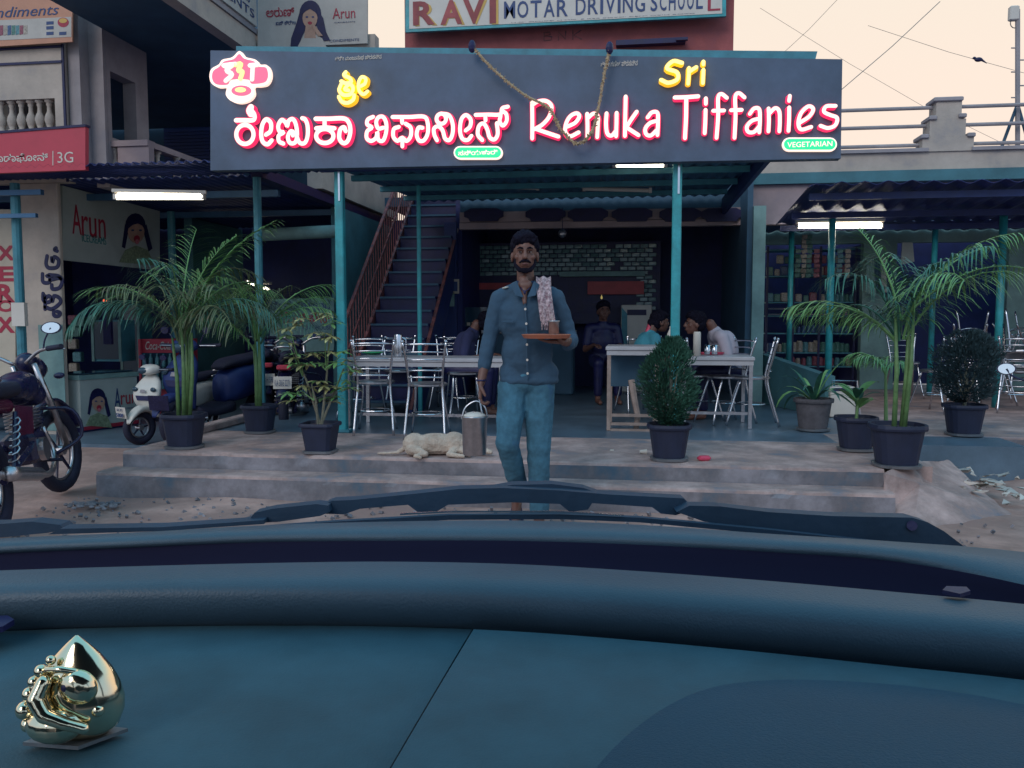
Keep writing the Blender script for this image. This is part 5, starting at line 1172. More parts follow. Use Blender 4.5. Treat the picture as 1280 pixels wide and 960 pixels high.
MB().tube([(.002, -.126, 1.30), (.01, -.130, 1.2), (.014, -.128, 1.05), (.018, -.122, .88)], [.005, .006, .006, .005], 5).build('button_placket', M['shirt'], t)
bt0 = None
for (x, z, y) in ((.004, 1.27, -.131), (.01, 1.19, -.1345), (.014, 1.075, -.130), (.016, .99, -.1285), (.018, .915, -.126)):
    if bt0 is None: bt0 = MB().cyl((0, 0, 0), (0, -.005, 0), .007, n=10).build('button', M['white'], t); o = bt0
    else: o = bt0.copy(); col.objects.link(o)
    o.location = (x, y, z)
MB().box((-.10, -.108, 1.20), (.075, .006, .012), rot=Euler((0, 0, -.25)), bev=.002).build('pocket_flap', M['shirt'], t)
MB().box((-.115, -.03, 1.392), (.022, .04, .005), rot=Euler((0, -.3, .5))).build('epaulette', M['white'], t)
MB().tube(catmull([(-.045, -.045, 1.43), (-.02, -.10, 1.385), (0, -.112, 1.37), (.03, -.10, 1.385), (.055, -.04, 1.43)], 4), .003, 5).build('neck_cord', M['ink'], t)
MB().ell((0, -.118, 1.362), (.008, .006, .010), 8, 6).build('pendant', M['ink'], t)
MB().tube([(-.262+.03*math.cos(a*.6283), -.05+.03*math.sin(a*.6283), .872) for a in range(10)], .005, 6, closed=True).build('wrist_cord', M['ink'], t)
folds(blob('jeans', [('e', (.015, 0, .86), (.155, .105, .08)), ('c', (-.068, 0, .82), (-.102, -.105, .52), .096, .073), ('c', (-.102, -.105, .52), (-.03, .12, .22), .070, .060), ('c', (.095, 0, .82), (.088, -.028, .48), .098, .075), ('c', (.088, -.028, .48), (.096, .015, .12), .072, .064)], M['jeans'], t, .008, 3), .014, .06)
for s, p0, p1 in ((0, (.095, .05, .012), (.10, -.19, .012)), (1, (-.045, .20, .085), (-.05, -.04, .015))):
    MB().tube([p0, tuple((Vector(p0)+Vector(p1))/2), p1], [.035, .045, .04], 10, flat=.3).build('sandal', M['ink'], t)
t.scale = (.93, 1, 1)
# towel on the shoulder
tw = thing('shoulder_towel', 'pink and white checked towel hanging over the walking man’s shoulder', 'towel', pm, YAW)
path = catmull([(.12, .115, 1.22), (.12, .11, 1.34), (.115, .06, 1.425), (.108, 0, 1.447), (.105, -.065, 1.41), (.112, -.118, 1.32), (.122, -.140, 1.24), (.130, -.142, 1.19)], 5)
vs = []; n_ = 8
for i, p in enumerate(path):
    for k in range(n_+1):
        f = k/n_-.5; vs.append(p+Vector((f*.082, -.010*math.sin(f*14+i*.15)-(.008 if i > 15 else 0), .006*math.cos(f*11)+(.01*math.sin(f*9) if i == len(path)-1 else 0))))
m_ = n_+1; L_ = len(path)
MB().add(vs+[v_+Vector((0, -.007 if i//m_ > 15 else .004, .006 if i//m_ <= 20 else 0)) for i, v_ in enumerate(vs)], [(j*m_+k, j*m_+k+1, (j+1)*m_+k+1, (j+1)*m_+k) for j in range(L_-1) for k in range(n_)]+[(L_*m_+j*m_+k, L_*m_+(j+1)*m_+k, L_*m_+(j+1)*m_+k+1, L_*m_+j*m_+k+1) for j in range(L_-1) for k in range(n_)]).build('cloth', M['cloth'], tw, smooth=True)
mb = MB()
for k in range(12):
    x = .092+.007*k; mb.tube([(x, -.146, 1.195), (x+random.gauss(0, .003), -.148, 1.155)], [.003, .0015], 4)
tag(mb.build('fringe', M['cloth'], tw), kind='stuff')
# tray, cup, bucket
ty = thing('serving_tray', 'round orange brown tray held at chest height by the walking man', 'tray', pm, YAW)
MB().lathe([(.01, 1.112), (.12, 1.112), (.135, 1.132), (.130, 1.134), (.115, 1.118), (.01, 1.117)], c=(.125, -.24, 0), n=28).build('dish', M['tray'], ty, smooth=False)
cu = thing('steel_cup', 'small steel cup with a spoon on the walking man’s tray', 'cup', pm, YAW)
MB().lathe([(.02, 1.118), (.026, 1.122), (.030, 1.20), (.034, 1.205), (.031, 1.207), (.027, 1.20), (.02, 1.13)], c=(.165, -.25, 0), n=18).build('cup', M['steel'], cu, smooth=True)
MB().tube([(.16, -.25, 1.15), (.152, -.255, 1.24)], .003, 6).build('spoon', M['chrome'], cu)
bk = thing('steel_bucket', 'steel bucket with ladles hanging from the walking man’s lower hand', 'bucket', pm, YAW)
bx_, by_ = -.285, -.06
MB().lathe([(.062, .45), (.066, .455), (.072, .66), (.078, .665), (.078, .672), (.070, .67), (.062, .47)], c=(bx_, by_, 0), n=26).build('pail', M['steel'], bk, smooth=True)
MB().tube(catmull([(bx_-.074, by_, .655), (bx_-.05, by_, .72), (bx_+.01, by_+.002, .755), (bx_+.06, by_, .72), (bx_+.074, by_, .655)], 5), .004, 6).build('handle', M['chrome'], bk)
for k in range(3): MB().tube([(bx_-.02+.02*k, by_, .55), (bx_-.05+.045*k, by_-.02, .70)], .004, 6).build('ladle', M['steel'], bk)
MB().ell((bx_, by_, .672), (.062, .062, .022), 16, 8).build('pale_food', M['white'], bk)

bk.location = pm+RV*.004; ty.location = pm-RV*.01; cu.location = pm-RV*.01
def seated(label, p, rz, top, k=.85, lean=.35, bow=0, tail=False, beard=False, arm=.0, trousers='ink'):
    t = thing('person', label, 'person', p, rz); sh = .45*k; c, s_ = math.cos(lean), math.sin(lean)
    L = lambda x, h_, y=0: V(x*k, (-h_*s_+y*c)*k, sh+(h_*c+y*s_)*k)      # leaning towards -Y
    hd = L(0, .66)+V(0, -.02-bow*.10, -bow*.05)
    B = head_parts(hd, k) + [('c', L(0, .60), L(0, .48), .05*k, .055*k), ('c', L(-.14, .46), L(.14, .46), .055*k, .055*k), ('e', L(0, .28), (.15*k, .10*k, .20*k)), ('e', L(0, .06), (.15*k, .11*k, .10*k))]
    for q in (-1, 1):
        sd, el = L(q*.17, .45), L(q*.22, .20, -.08); wr = el+V(-q*.06*k, -.22*k, .06*k+arm*(q > 0))
        B += [('c', sd, el, .048*k, .038*k), ('c', el, wr, .036*k, .026*k)]+hand(wr, (-q*.3, -1, 0), (0, 0, -1), (-q, 0, 0), .5, k)
        kn = V(q*.12*k, -.42*k, sh+.03); B += [('c', V(q*.08*k, -.02, sh+.04), kn, .075*k, .055*k), ('c', kn, V(q*.12*k, -.40*k, .07), .05*k, .036*k), ('c', V(q*.12*k, -.40*k, .035), V(q*.12*k, -.56*k, .025), .035*k, .028*k)]
    blob('body', B, M['skin'], t, .009, 3); hair(t, hd, k, tail); face_bits(t, hd, k, beard)
    S = [('c', L(0, .50), L(0, .46), .07*k, .08*k), ('c', L(-.14, .455), L(.14, .455), .068*k, .068*k), ('e', L(0, .28), (.172*k, .122*k, .21*k)), ('e', L(0, .08), (.168*k, .128*k, .13*k))]
    for q in (-1, 1): S += [('c', L(q*.17, .445), L(q*.205, .27, -.055), .064*k, .054*k)]
    blob('shirt', S, M[top], t, .012, 4)
    T = [('e', V(0, 0, sh+.05), (.16*k, .13*k, .10*k))]
    for q in (-1, 1): T += [('c', V(q*.08*k, -.02, sh+.04), V(q*.12*k, -.42*k, sh+.03), .088*k, .068*k), ('c', V(q*.12*k, -.42*k, sh+.03), V(q*.12*k, -.40*k, .12), .062*k, .052*k)]
    blob('trousers', T, M[trousers], t, .012, 4); return t
fl_ = lambda u, D: (lambda p: V(p.x, p.y, PZ))(pt(u, 450, D=D))
seated('man in a dark shirt eating, seated beside the staircase behind the left table', fl_(567, 8.5), YAW+R(80), 'dshirt', .92, .45, .8)
s1 = seated('woman in a teal blouse with red ribbon in her hair, seated behind the tall table', fl_(795, 8.2), YAW+R(105), 'tshirt', .88, .35, .3, tail=True)
blob('hair_ribbon', [('c', V(0, -.150, .93), V(0, -.125, .84), .020, .030), ('c', V(0, -.125, .84), V(.01, -.10, .76), .028, .018)], M['pink'], s1, .008, 2)
seated('man in a pale shirt bowed over his plate at the right table', fl_(925, 8.1), YAW+R(-88), 'wshirt', .95, .55, 1.0)
seated('dim figure in dark clothes seated in the middle rear of the restaurant', fl_(752, 9.9), YAW+R(5), 'ink', .95, .12, 0)
p = pt(752, 371, y=10.9); t = thing('oil_lamp', 'tiny yellow flame lamp on a dark ledge in the middle of the restaurant', 'lamp', p)
MB().lathe([(.004, -.03), (.014, -.02), (.012, 0), (.006, .01), (.001, .03)], n=10).build('flame', mat('flame', (.9, .7, .2), .5, var=0, bump=0, emit=(1, .75, .25), es=.25), t); MB().bb((-.12, .0, -.08), (.12, .12, -.055)).build('ledge', M['ink'], t)

# ================================================================== DOG
p = pt(545, 569, z=PZ); t = thing('dog', 'cream coloured dog asleep on its side at the platform edge', 'dog', p, YAW)
k = 6.0/1050
blob('body', [('c', (-.15, .0, .075), (.15, .0, .078), .070, .072), ('e', (-.15, .0, .08), (.085, .08, .078)), ('e', (.13, 0, .085), (.09, .08, .082)), ('e', (0, 0, .09), (.15, .075, .068)),
  ('c', (-.17, -.05, .05), (-.06, -.12, .028), .042, .022), ('c', (-.06, -.12, .028), (-.13, -.15, .018), .02, .014), ('c', (-.13, -.15, .018), (-.09, -.18, .014), .014, .012),
  ('c', (.14, -.05, .05), (.10, -.12, .025), .035, .02), ('c', (.10, -.12, .025), (.20, -.15, .016), .018, .014), ('c', (.17, -.04, .05), (.24, -.12, .02), .03, .016),
  ('c', (.18, 0, .075), (.26, -.01, .06), .058, .046), ('e', (.29, -.02, .055), (.055, .045, .042)), ('c', (.31, -.03, .045), (.385, -.05, .03), .028, .018), ('e', (.275, -.045, .075), (.026, .010, .018)), ('e', (.275, .03, .085), (.026, .012, .018)),
  ('c', (-.22, .01, .05), (-.27, -.01, .02), .02, .014), ('c', (-.27, -.01, .02), (-.36, -.02, .016), .014, .010), ('c', (-.36, -.02, .016), (-.41, .0, .014), .010, .006)], M['dog'], t, .006, 2)
folds(t.children[0], .010, .025)
blob('ear', [('e', (.285, -.055, .085), (.034, .008, .020), Euler((.5, .6, 0)))], M['dog'], t, .004, 1)
MB().ell((.388, -.053, .032), (.010, .009, .008), 8, 6).build('nose', M['ink'], t)

# ================================================================== TWO-WHEELERS
def wheel(t, c, r, wd, yaw=0, name='wheel', spokes=6):
    rot = Euler((0, 0, yaw)).to_matrix(); c = Vector(c)
    f = lambda a, x, q: c+rot @ Vector((x, q*math.cos(a), q*math.sin(a)))
    n = 28; w_ = MB().tube([f(2*math.pi*i/n, 0, r-wd*.5) for i in range(n)], wd*.5, 10, closed=True).build(name, M['rubber'], t, smooth=True)
    MB().tube([f(2*math.pi*i/n, 0, r-wd*1.05) for i in range(n)], .012, 8, closed=True).build('rim', M['steel'], w_, smooth=True)
    mb = MB(); mb.cyl(f(0, -.05, 0), f(0, .05, 0), .035, n=12)
    mb.build('hub', M['steel'], w_)
    s0 = None
    for i in range(spokes):
        a = 2*math.pi*i/spokes; MB().tube([f(a, 0, .03), f(a+.15, 0, r-wd*1.1)], [.014, .010], 6).build('spoke', M['bikeblk'], w_)
    return w_
def mirror(t, a, b, c, nrm=(0, -1, .1), r=(.062, .04)):
    s = MB().tube(catmull([a, b, c], 4), .006, 6).build('mirror_stem', M['bikeblk'], t)
    n = Vector(nrm).normalized(); u = n.cross(Vector((0, 0, 1))).normalized(); w_ = u.cross(n); c = Vector(c)
    P_ = [c+u*r[0]*math.cos(2*math.pi*i/16)+w_*r[1]*math.sin(2*math.pi*i/16) for i in range(16)]
    MB().prism([q-n*.022 for q in P_], n*.02).build('mirror_case', M['bikeblk'], s); MB().prism([c+(q-c)*.86-n*.001 for q in P_], n*.003).build('mirror_glass', M['mirror'], s)
def motorcycle(label, p, rz, paint='bikered', steer=.5, group=None, plate=None, mir=True):
    t = thing('motorcycle', label, 'motorcycle', p, rz, group); WF, WR = .64, -.62; r = .30
    st = Euler((0, 0, steer)).to_matrix(); piv = Vector((0, .42, 0)); S = lambda x, y, z: piv+st @ (Vector((x, y, z))-piv)
    wheel(t, (0, WR, r), r, .095); wheel(t, S(0, WF, r-.005), r-.005, .085, steer)
    for s in (-1, 1):
        fk = MB().tube([S(s*.075, WF, r), S(s*.075, .52, .62), S(s*.07, .40, .92)], [.022, .024, .018], 10).build('fork_leg', M['steel'], t, smooth=True)
        sh = MB().cyl((s*.11, -.50, .36), (s*.11, -.32, .66), .014, n=8).build('shock_absorber', M['bikeblk'], t)
        MB().tube([Vector((s*.11, -.50, .38)).lerp(Vector((s*.11, -.33, .64)), i/48)+Vector((.028*math.cos(i*.9), .020*math.sin(i*.9), .014*math.sin(i*.9))) for i in range(49)], .0055, 5).build('spring', M['steel'], sh)
        MB().tube([(s*.06, .35, .55), (s*.08, -.1, .40), (s*.08, WR, r)], .02, 8).build('swingarm', M['bikeblk'], t)
        g = MB().tube(catmull([S(s*.04, .36, .93), S(s*.16, .33, 1.0), S(s*.34, .22, 1.01)], 4), .012, 8).build('handlebar', M['steel'], t, smooth=True)
        MB().cyl(S(s*.24, .275, 1.008), S(s*.36, .21, 1.012), .018, n=10).build('grip', M['rubber'], g); MB().tube([S(s*.2, .34, 1.0), S(s*.34, .30, .995)], [.007, .004], 6).build('lever', M['steel'], g)
        MB().ell(S(s*.19, .46, .82), (.035, .02, .022), 10, 6).build('indicator', M['bikeblk'], t)
        MB().tube([(s*.05, .18, .30), (s*.20, .12, .29)], .012, 6).build('foot_peg', M['rubber'], t)
        if mir: mirror(t, S(s*.20, .30, 1.01), S(s*.22, .30, 1.07), S(s*.27, .30, 1.14))
    MB().tube(catmull([S(0, WF-.26, .50), S(0, WF-.14, .62), S(0, WF+.06, .645), S(0, WF+.24, .53), S(0, WF+.30, .42)], 4), [.045]*17, 8, flat=.35).build('front_mudguard', M['bikeblk'], t, smooth=True)
    MB().tube(catmull([(0, -.36, .66), (0, -.60, .67), (0, -.82, .60), (0, -.95, .46)], 4), .06, 8, flat=.35).build('rear_mudguard', M['bikeblk'], t, smooth=True)
    blob('fuel_tank', [('e', (0, .18, .78), (.125, .22, .11)), ('e', (0, .05, .78), (.10, .16, .085)), ('c', (-.07, .26, .72), (.07, .26, .72), .07, .07)], M['bikeblk'], t, .010, 4)
    blob('seat', [('c', (-.05, -.08, .79), (-.05, -.42, .80), .05, .05), ('c', (.05, -.08, .79), (.05, -.42, .80), .05, .05), ('c', (0, -.40, .83), (0, -.68, .85), .065, .05)], M['rubber'], t, .012, 4)
    blob('tail_cowl', [('c', (-.06, -.30, .70), (-.05, -.72, .74), .045, .03), ('c', (.06, -.30, .70), (.05, -.72, .74), .045, .03)], M[paint], t, .010, 3)
    tl = MB().box((0, -.80, .74), (.13, .05, .05), bev=.012).build('tail_lamp', M['redsign'], t)
    MB().tube(catmull([(-.10, -.45, .86), (-.09, -.72, .93), (.09, -.72, .93), (.10, -.45, .86)], 4), .011, 7).build('grab_rail', M['steel'], t, smooth=True)
    blob('headlamp', [('e', S(0, .50, .88), (.09, .07, .09)), ('e', S(0, .44, .93), (.07, .07, .07))], M['bikeblk'], t, .008, 2)
    MB().ell(S(0, .565, .875), (.065, .02, .06), 14, 8).build('headlamp_glass', M['steel'], t, smooth=True)
    en = MB().box((0, .12, .40), (.20, .28, .20), bev=.03).build('engine', M['bikeblk'], t)
    for k in range(6): MB().box((0, .18, .52+.022*k), (.17, .18, .010)).build('cooling_fin', M['steel'], en)
    for s in (-1, 1): MB().cyl((s*.10, .08, .38), (s*.135, .08, .38), .075, n=16).build('crankcase_cover', M['steel'], en)
    MB().tube(catmull([(.07, .30, .50), (.10, .34, .32), (.13, .10, .22), (.14, -.30, .28), (.15, -.75, .36)], 4), [.018]*8+[.02]*3+[.042]*6, 10).build('exhaust', M['steel'], t, smooth=True)
    MB().tube(catmull([(-.06, .36, .62), (-.24, .40, .58), (-.27, .40, .40), (-.10, .32, .30)], 4), .012, 7).build('crash_guard', M['bikeblk'], t, smooth=True); MB().tube(catmull([(.06, .36, .62), (.24, .40, .58), (.27, .40, .40), (.10, .32, .30)], 4), .012, 7).build('crash_guard', M['bikeblk'], t, smooth=True)
    MB().tube([(-.06, -.05, .30), (-.20, -.08, .01)], .012, 6).build('side_stand', M['steel'], t)
    MB().prism([(s*.0+x, y, z) for s in (1,) for x, y, z in ((.105, .0, .66), (.105, -.30, .70), (.105, -.34, .52), (.105, -.06, .50))], (.012, 0, 0)).build('side_panel', M[paint], t); MB().prism([(-.117, .0, .66), (-.117, -.30, .70), (-.117, -.34, .52), (-.117, -.06, .50)], (.012, 0, 0)).build('side_panel', M[paint], t)
    pb = MB().box((0, -.90, .60), (.17, .008, .12), rot=Euler((-.25, 0, 0))).build('number_plate', M['white'], t)
    if plate: 
        Fq = Frame(WM[t.name] @ Vector((0, -.905, .60)), WM[t.name].to_3x3() @ Vector((1, 0, 0)), WM[t.name].to_3x3() @ Vector((0, -1, 0)))
        Fq.text(plate, 'plate_number', M['blueink'], t, ('ab', -.07, -.03, .07, .03), off=.02)
    return t
ra = pt(-8, 675, z=0); fa = pt(74, 614, z=0); d = fa-ra
motorcycle('black and dark red motorcycle with a round mirror, cut by the left edge', ra.lerp(fa, .5), math.atan2(-d.x, d.y), steer=-.22).rotation_euler.y = -.12
g = 'two wheelers parked in the garage'
motorcycle('dark motorcycle with white number plate parked behind the second palm, facing inwards', pt(368, 520, D=8.9)*1-V(0, 0, pt(368, 520, D=8.9).z-.012), YAW+R(8), 'bikeblk', .2, g, 'KA 38 E 2271', mir=False)
motorcycle('dark motorcycle nearer the kerb, half hidden by the trunk of the second palm', pt(338, 520, D=9.3)*1-V(0, 0, pt(338, 520, D=9.3).z-.012), YAW+R(14), 'bikeblk', .1, g, 'KA 38 H 590', mir=False)
def hull(name, secs, m, par, n=20, axis='y', pw=2.6):
    """loft of rounded sections: (along, centre, width, height[, x])"""
    mb = MB(); vs = []
    S_ = catmull([(q[0], q[1], 0) for q in secs], 4); W_ = catmull([(q[2], q[3], q[4] if len(q) > 4 else 0) for q in secs], 4)
    for p_, w_ in zip(S_, W_):
        for i in range(n):
            a = 2*math.pi*i/n; c, d = math.cos(a), math.sin(a); x = w_.z+w_.x/2*math.copysign(abs(c)**(2/pw), c); z = w_.y/2*math.copysign(abs(d)**(2/pw), d)
            vs.append((x, p_.x, p_.y+z) if axis == 'y' else (x, p_.y+z, p_.x))
    k = len(S_); mb.add(vs, [(j*n+i, j*n+(i+1) % n, (j+1)*n+(i+1) % n, (j+1)*n+i) for j in range(k-1) for i in range(n)]+[tuple(range(n)), tuple((k-1)*n+i for i in range(n))])
    return mb.build(name, m, par, smooth=True)
def scooter(label, p, rz, paint, steer=0, plate=None, group=None, k=1, mw=.23):
    t = thing('scooter', label, 'scooter', p, rz, group); st = Euler((0, 0, steer)).to_matrix(); piv = Vector((0, -.45, 0)); S = lambda x, y, z: piv+st @ (Vector((x, y, z))-piv)   # faces -Y
    wheel(t, S(0, -.62, .22), .22, .09, steer, spokes=5); wheel(t, (0, .58, .22), .22, .09, spokes=5)
    hull('front_mudguard', [(-.84, .30, .05, .03), (-.80, .37, .11, .07), (-.66, .455, .14, .09), (-.50, .44, .12, .08), (-.42, .36, .06, .04)], M[paint], t)
    hull('apron', [(.34, -.44, .22, .03), (.42, -.47, .30, .06), (.56, -.52, .40, .10), (.70, -.50, .40, .12), (.80, -.45, .30, .10), (.88, -.42, .14, .07)], M[paint], t, axis='z', pw=3)
    MB().prism([V(-.10, -.575, .56), V(.10, -.575, .56), V(.13, -.572, .62), V(-.13, -.572, .62)], (0, -.006, 0)).build('dark_grille', M['ink'], t)
    MB().prism([V(-.05, -.585, .66), V(.05, -.585, .66), V(.03, -.585, .70), V(-.03, -.585, .70)], (0, -.004, 0)).build('badge', M['steel'], t)
    hb = MB(); hull('handlebar_cover', [(-.56, .93, .10, .06), (-.52, .94, .20, .12), (-.43, .95, .28, .13), (-.36, .94, .20, .08)], M[paint], t)
    MB().ell(S(0, -.545, .935), (.085, .03, .045), 16, 8).build('headlamp_glass', M['glassd'], t, smooth=True)
    for s in (-1, 1):
        MB().cyl(S(s*.10, -.40, .945), S(s*.33, -.34, .955), .018, n=10).build('grip', M['rubber'], t)
        MB().tube([S(s*.15, -.42, .95), S(s*.31, -.40, .95)], [.006, .004], 6).build('lever', M['steel'], t)
        MB().ell((s*.145, -.565, .70), (.045, .018, .03), 12, 8).build('indicator', M['glassd'], t, smooth=True)
        mirror(t, S(s*.14, -.40, .97), S(s*(mw-.05), -.40, 1.05), S(s*mw, -.40, 1.10), nrm=(0, 1, .1), r=(.05, .035))
    hull('rear_body', [(.0, .50, .20, .28), (.15, .54, .34, .36), (.40, .58, .38, .34), (.65, .62, .32, .26), (.86, .68, .14, .12)], M[paint], t, pw=3)
    hull('floorboard', [(-.42, .33, .28, .08), (-.2, .29, .36, .09), (.05, .32, .34, .12)], M['rubber'], t, pw=4)
    hull('seat', [(-.03, .72, .16, .06), (.10, .76, .26, .10), (.40, .79, .28, .11), (.70, .83, .20, .09), (.78, .82, .10, .04)], M['rubber'], t)
    MB().box((0, .875, .66), (.10, .03, .05), bev=.01).build('tail_lamp', M['redsign'], t)
    MB().tube(catmull([(-.13, .55, .80), (-.10, .82, .86), (.10, .82, .86), (.13, .55, .80)], 4), .012, 7).build('grab_rail', M['steel'], t, smooth=True)
    MB().tube([(-.1, .1, .30), (-.16, .12, .0)], .012, 6).build('stand', M['steel'], t)
    MB().box(S(0, -.86, .43), (.21, .008, .14), rot=Euler((.15, 0, steer))).build('number_plate', M['white'] if plate else M['bikeblk'], t)
    if plate:
        nv = st @ Vector((0, -1, 0)); R3 = WM[t.name].to_3x3(); Fq = Frame(WM[t.name] @ S(0, -.866, .43), R3 @ (st @ Vector((1, 0, 0))), R3 @ nv)
        Fq.text(plate[0], 'plate_number', M['blueink'], t, ('ab', -.06, .008, .06, .05), off=.012); Fq.text(plate[1], 'plate_number', M['blueink'], t, ('ab', -.08, -.055, .08, -.006), off=.012, bold=.03)
    return t
p = pt(222, 552, D=8.45); p.z = .012
scw = scooter('white scooter with number plate, facing out beside the leftmost palm', p, YAW+R(-20), 'scoot', -.25, ('KA 39 J', '5808')); scw.scale = (.76,)*3
p = pt(276, 540, D=8.55); p.z = .012
scooter('dark scooter behind the trunk of the leftmost palm, facing out', p, YAW+R(-25), 'navy', .2, group=g)
# mirror at the right edge, on a scooter cut by the frame
rzq = YAW+R(153); mz = .02+1.10*.86; mq = pt(1258, 461, z=mz); off = Euler((0, 0, rzq)).to_matrix() @ V(.44*.86, -.40*.86, 0); p = V(mq.x-off.x, mq.y-off.y, .02)
sce = scooter('scooter beyond the right edge with only its mirror in view', p, rzq, 'bikeblk', .0, mw=.44); sce.scale = (.86,)*3

# ================================================================== LITTER, ROOFTOP AND WIRES
random.seed(4)
for i in range(64):
    if i < 56: u, v = random.uniform(1150, 1285), 0; v = random.gauss(578+max(0, (u-1150))*.32, 12); p = pt(u, v, z=.075)
    else: u = random.uniform(980, 1080); v = random.uniform(636, 642); p = pt(u, v, z=.01)
    mb = MB(); a = random.uniform(.03, .075); vs = [V(random.uniform(-a, a), random.uniform(-a, a), random.uniform(0, .04)) for _ in range(7)]
    mb.add(vs+[q_+V(0, 0, .004) for q_ in vs], [(0, 1, 2), (0, 2, 3), (0, 3, 4), (0, 4, 5), (0, 5, 6), (7, 9, 8), (7, 10, 9), (7, 11, 10), (7, 12, 11), (7, 13, 12)])
    tag(mb.build('litter_scrap', M['paper'] if i % 3 else M['white'], loc=p), 'crumpled pale scrap of litter on the dirt beside the cement ramp and steps', 'litter', 'litter scraps on the dirt')
p = pt(880, 576, z=PZ); tag(MB().box((0, 0, .018), (.09, .05, .035), bev=.012, rot=Euler((0, 0, .3))).build('pink_wrapper', M['pink'], loc=p), 'crumpled bright pink wrapper on the platform edge right of the conifer bush', 'wrapper')
p = pt(804, 568, z=PZ); tag(MB().cyl((-.025, 0, .018), (.025, .005, .018), .012, .02, n=12).build('paper_cup', M['white'], loc=p), 'small white paper cup lying left of the conifer pot', 'cup')
p = pt(765, 564, z=PZ); tag(MB().box((0, 0, .006), (.03, .02, .012), bev=.004).build('paper_bit', M['white'], loc=p), 'tiny white bit of paper on the platform near the tall table leg', 'litter')
mb = MB()
for i in range(1500):
    u = random.uniform(-3.8, 5); y = random.uniform(2.5, 5.25) if u < 3 else random.uniform(4, 7.2); s = random.uniform(.004, .014)*(1.6 if u > 2.9 else 1)
    z_ = 0 if u < 2.9 else .075*max(0, min(1, (y-5.2)/1.4))
    mb.box((u, y, z_+s*.2), (s*2, s*1.6, s*1.2), rot=Euler((random.random(), random.random(), random.random()*3)))
tag(mb.build('pebbles', M['riser']), 'loose pebbles and grit scattered over the dirt', 'pebbles', kind='stuff')
mb = MB()
for i in range(60):
    a = random.uniform(0, 6.28); mb.ell(V(0, 0, .0)+V(random.gauss(0, .09), random.gauss(0, .05), .008), (.018, .014, .010), 6, 4)
tag(mb.build('dark_debris', M['riser'], loc=pt(120, 632, z=.0)), 'dark patch of damp debris on the dirt beside the motorcycle', 'debris', kind='stuff')
# mast with floodlight
q0 = lambda u, v: pt(u, v, y=10.7)
t = thing('roof_mast', 'thin ladder-pegged mast with small floodlight on the right roof', 'mast', q0(1272, 186))
MB().cyl(q0(1272, 186), q0(1272, 12), .028, n=8).build('pole', M['grey'], t, world=True)
for v, s in ((60, -1), (75, 1), (90, -1), (107, 1), (122, -1)): MB().cyl(q0(1272, v), q0(1272+8*s, v), .008, n=6).build('peg', M['grey'], t, world=True)
MB().box(q0(1267, 17), (.10, .08, .16), bev=.01).build('floodlight', M['white'], t, world=True); MB().tube([q0(1270+5*math.cos(a*.5)-2, 29+6*math.sin(a*.5)) for a in range(13)], .006, 5).build('cable_loop', M['wire'], t, world=True)
for u in (1252, 1287): MB().cyl(q0(u, 184), q0(1272, 130), .018, n=6).build('strut', M['shade'], t, world=True)
WL_ = 'sky wires crossing over the right roof'
for a, b, r, l in (((1175, 2), (1052, 112), .012, 'thick black wire rising to the top edge right of the sign'), ((950, 10), (1175, 145), .006, 'faint wire descending from the top left towards the stepped roof pier'), ((1048, -2), (975, 70), .007, 'short thin wire meeting the canopy top near the sign corner'), ((1085, 32), (1290, 94), .007, 'pale wire with the small bird on it'), ((1208, 157), (1290, 192), .006, 'low faint wire behind the roof rails right of the pier')):
    p0 = pt(*a, y=14); p1 = pt(*b, y=14 if r < .01 else 13); tag(MB().tube([p0, p0.lerp(p1, .5)+V(0, 0, -.03), p1], r*.5, 5).build('wire', M['wire']), l, 'wire', WL_)
p = pt(1223, 77, y=14); t = thing('bird', 'small dark bird perched on the pale wire at upper right', 'bird', p)
blob('body', [('e', (0, 0, .03), (.06, .03, .035)), ('e', (-.06, 0, .055), (.025, .022, .022)), ('c', (.05, 0, .02), (.12, 0, -.03), .018, .006), ('c', (-.08, 0, .055), (-.10, 0, .05), .008, .003)], M['ink'], t, .006, 2)

# ================================================================== CAR INTERIOR
t = thing('car', 'parked car seen from inside, blue grey dashboard and black wipers', 'car', (0, 0, 0), YAW)
US = [-220, 0, 160, 320, 480, 640, 800, 960, 1120, 1280, 1500]
RA = [688, 673, 666, 657, 652, 650.5, 656, 667, 677, 690, 722]
RB = [704, 692, 685, 678, 676, 676, 681, 690, 702, 731, 790]
RC = [721, 713, 708, 704, 702, 705, 714, 726, 740, 755, 780]
RD = [797, 787, 782, 780, 781, 787, 799, 814, 831, 848, 880]
def row(vals, z, dv=0):
    P_ = catmull([(u, v, 0) for u, v in zip(US, vals)], 6); return [pt(p_.x, p_.y+dv, z=z) for p_ in P_]
def flat_row(v, z): return row([v]*len(US), z)
def lerp_row(A_, B_, f, z): return row([a+(b-a)*f for a, b in zip(A_, B_)], z)
def loft(rows, name, m, label=None):
    n = len(rows[0]); vs = [p_ for r_ in rows for p_ in r_]
    return MB().add(vs, [(j*n+i, j*n+i+1, (j+1)*n+i+1, (j+1)*n+i) for j in range(len(rows)-1) for i in range(n-1)]).build(name, m, t, world=True, smooth=True, label=label)
down = lambda r_, dz, fwd=0: [p_+V(0, 0, dz)+FV*fwd for p_ in r_]
a_ = row(RA, .915)
loft([down(a_, -.05, .03), down(a_, -.006, .006), a_, lerp_row(RA, RB, .35, .915), lerp_row(RA, RB, .8, .908), row(RB, .902)], 'windscreen_ledge', M['dashl'])
b_ = row(RB, .902); c_ = row(RC, .918)
loft([b_, down(b_, -.012, -.004), down(b_, -.06, -.01), down(c_, -.07, .008), down(c_, -.01, .004), c_], 'demister_slot', M['slot'])
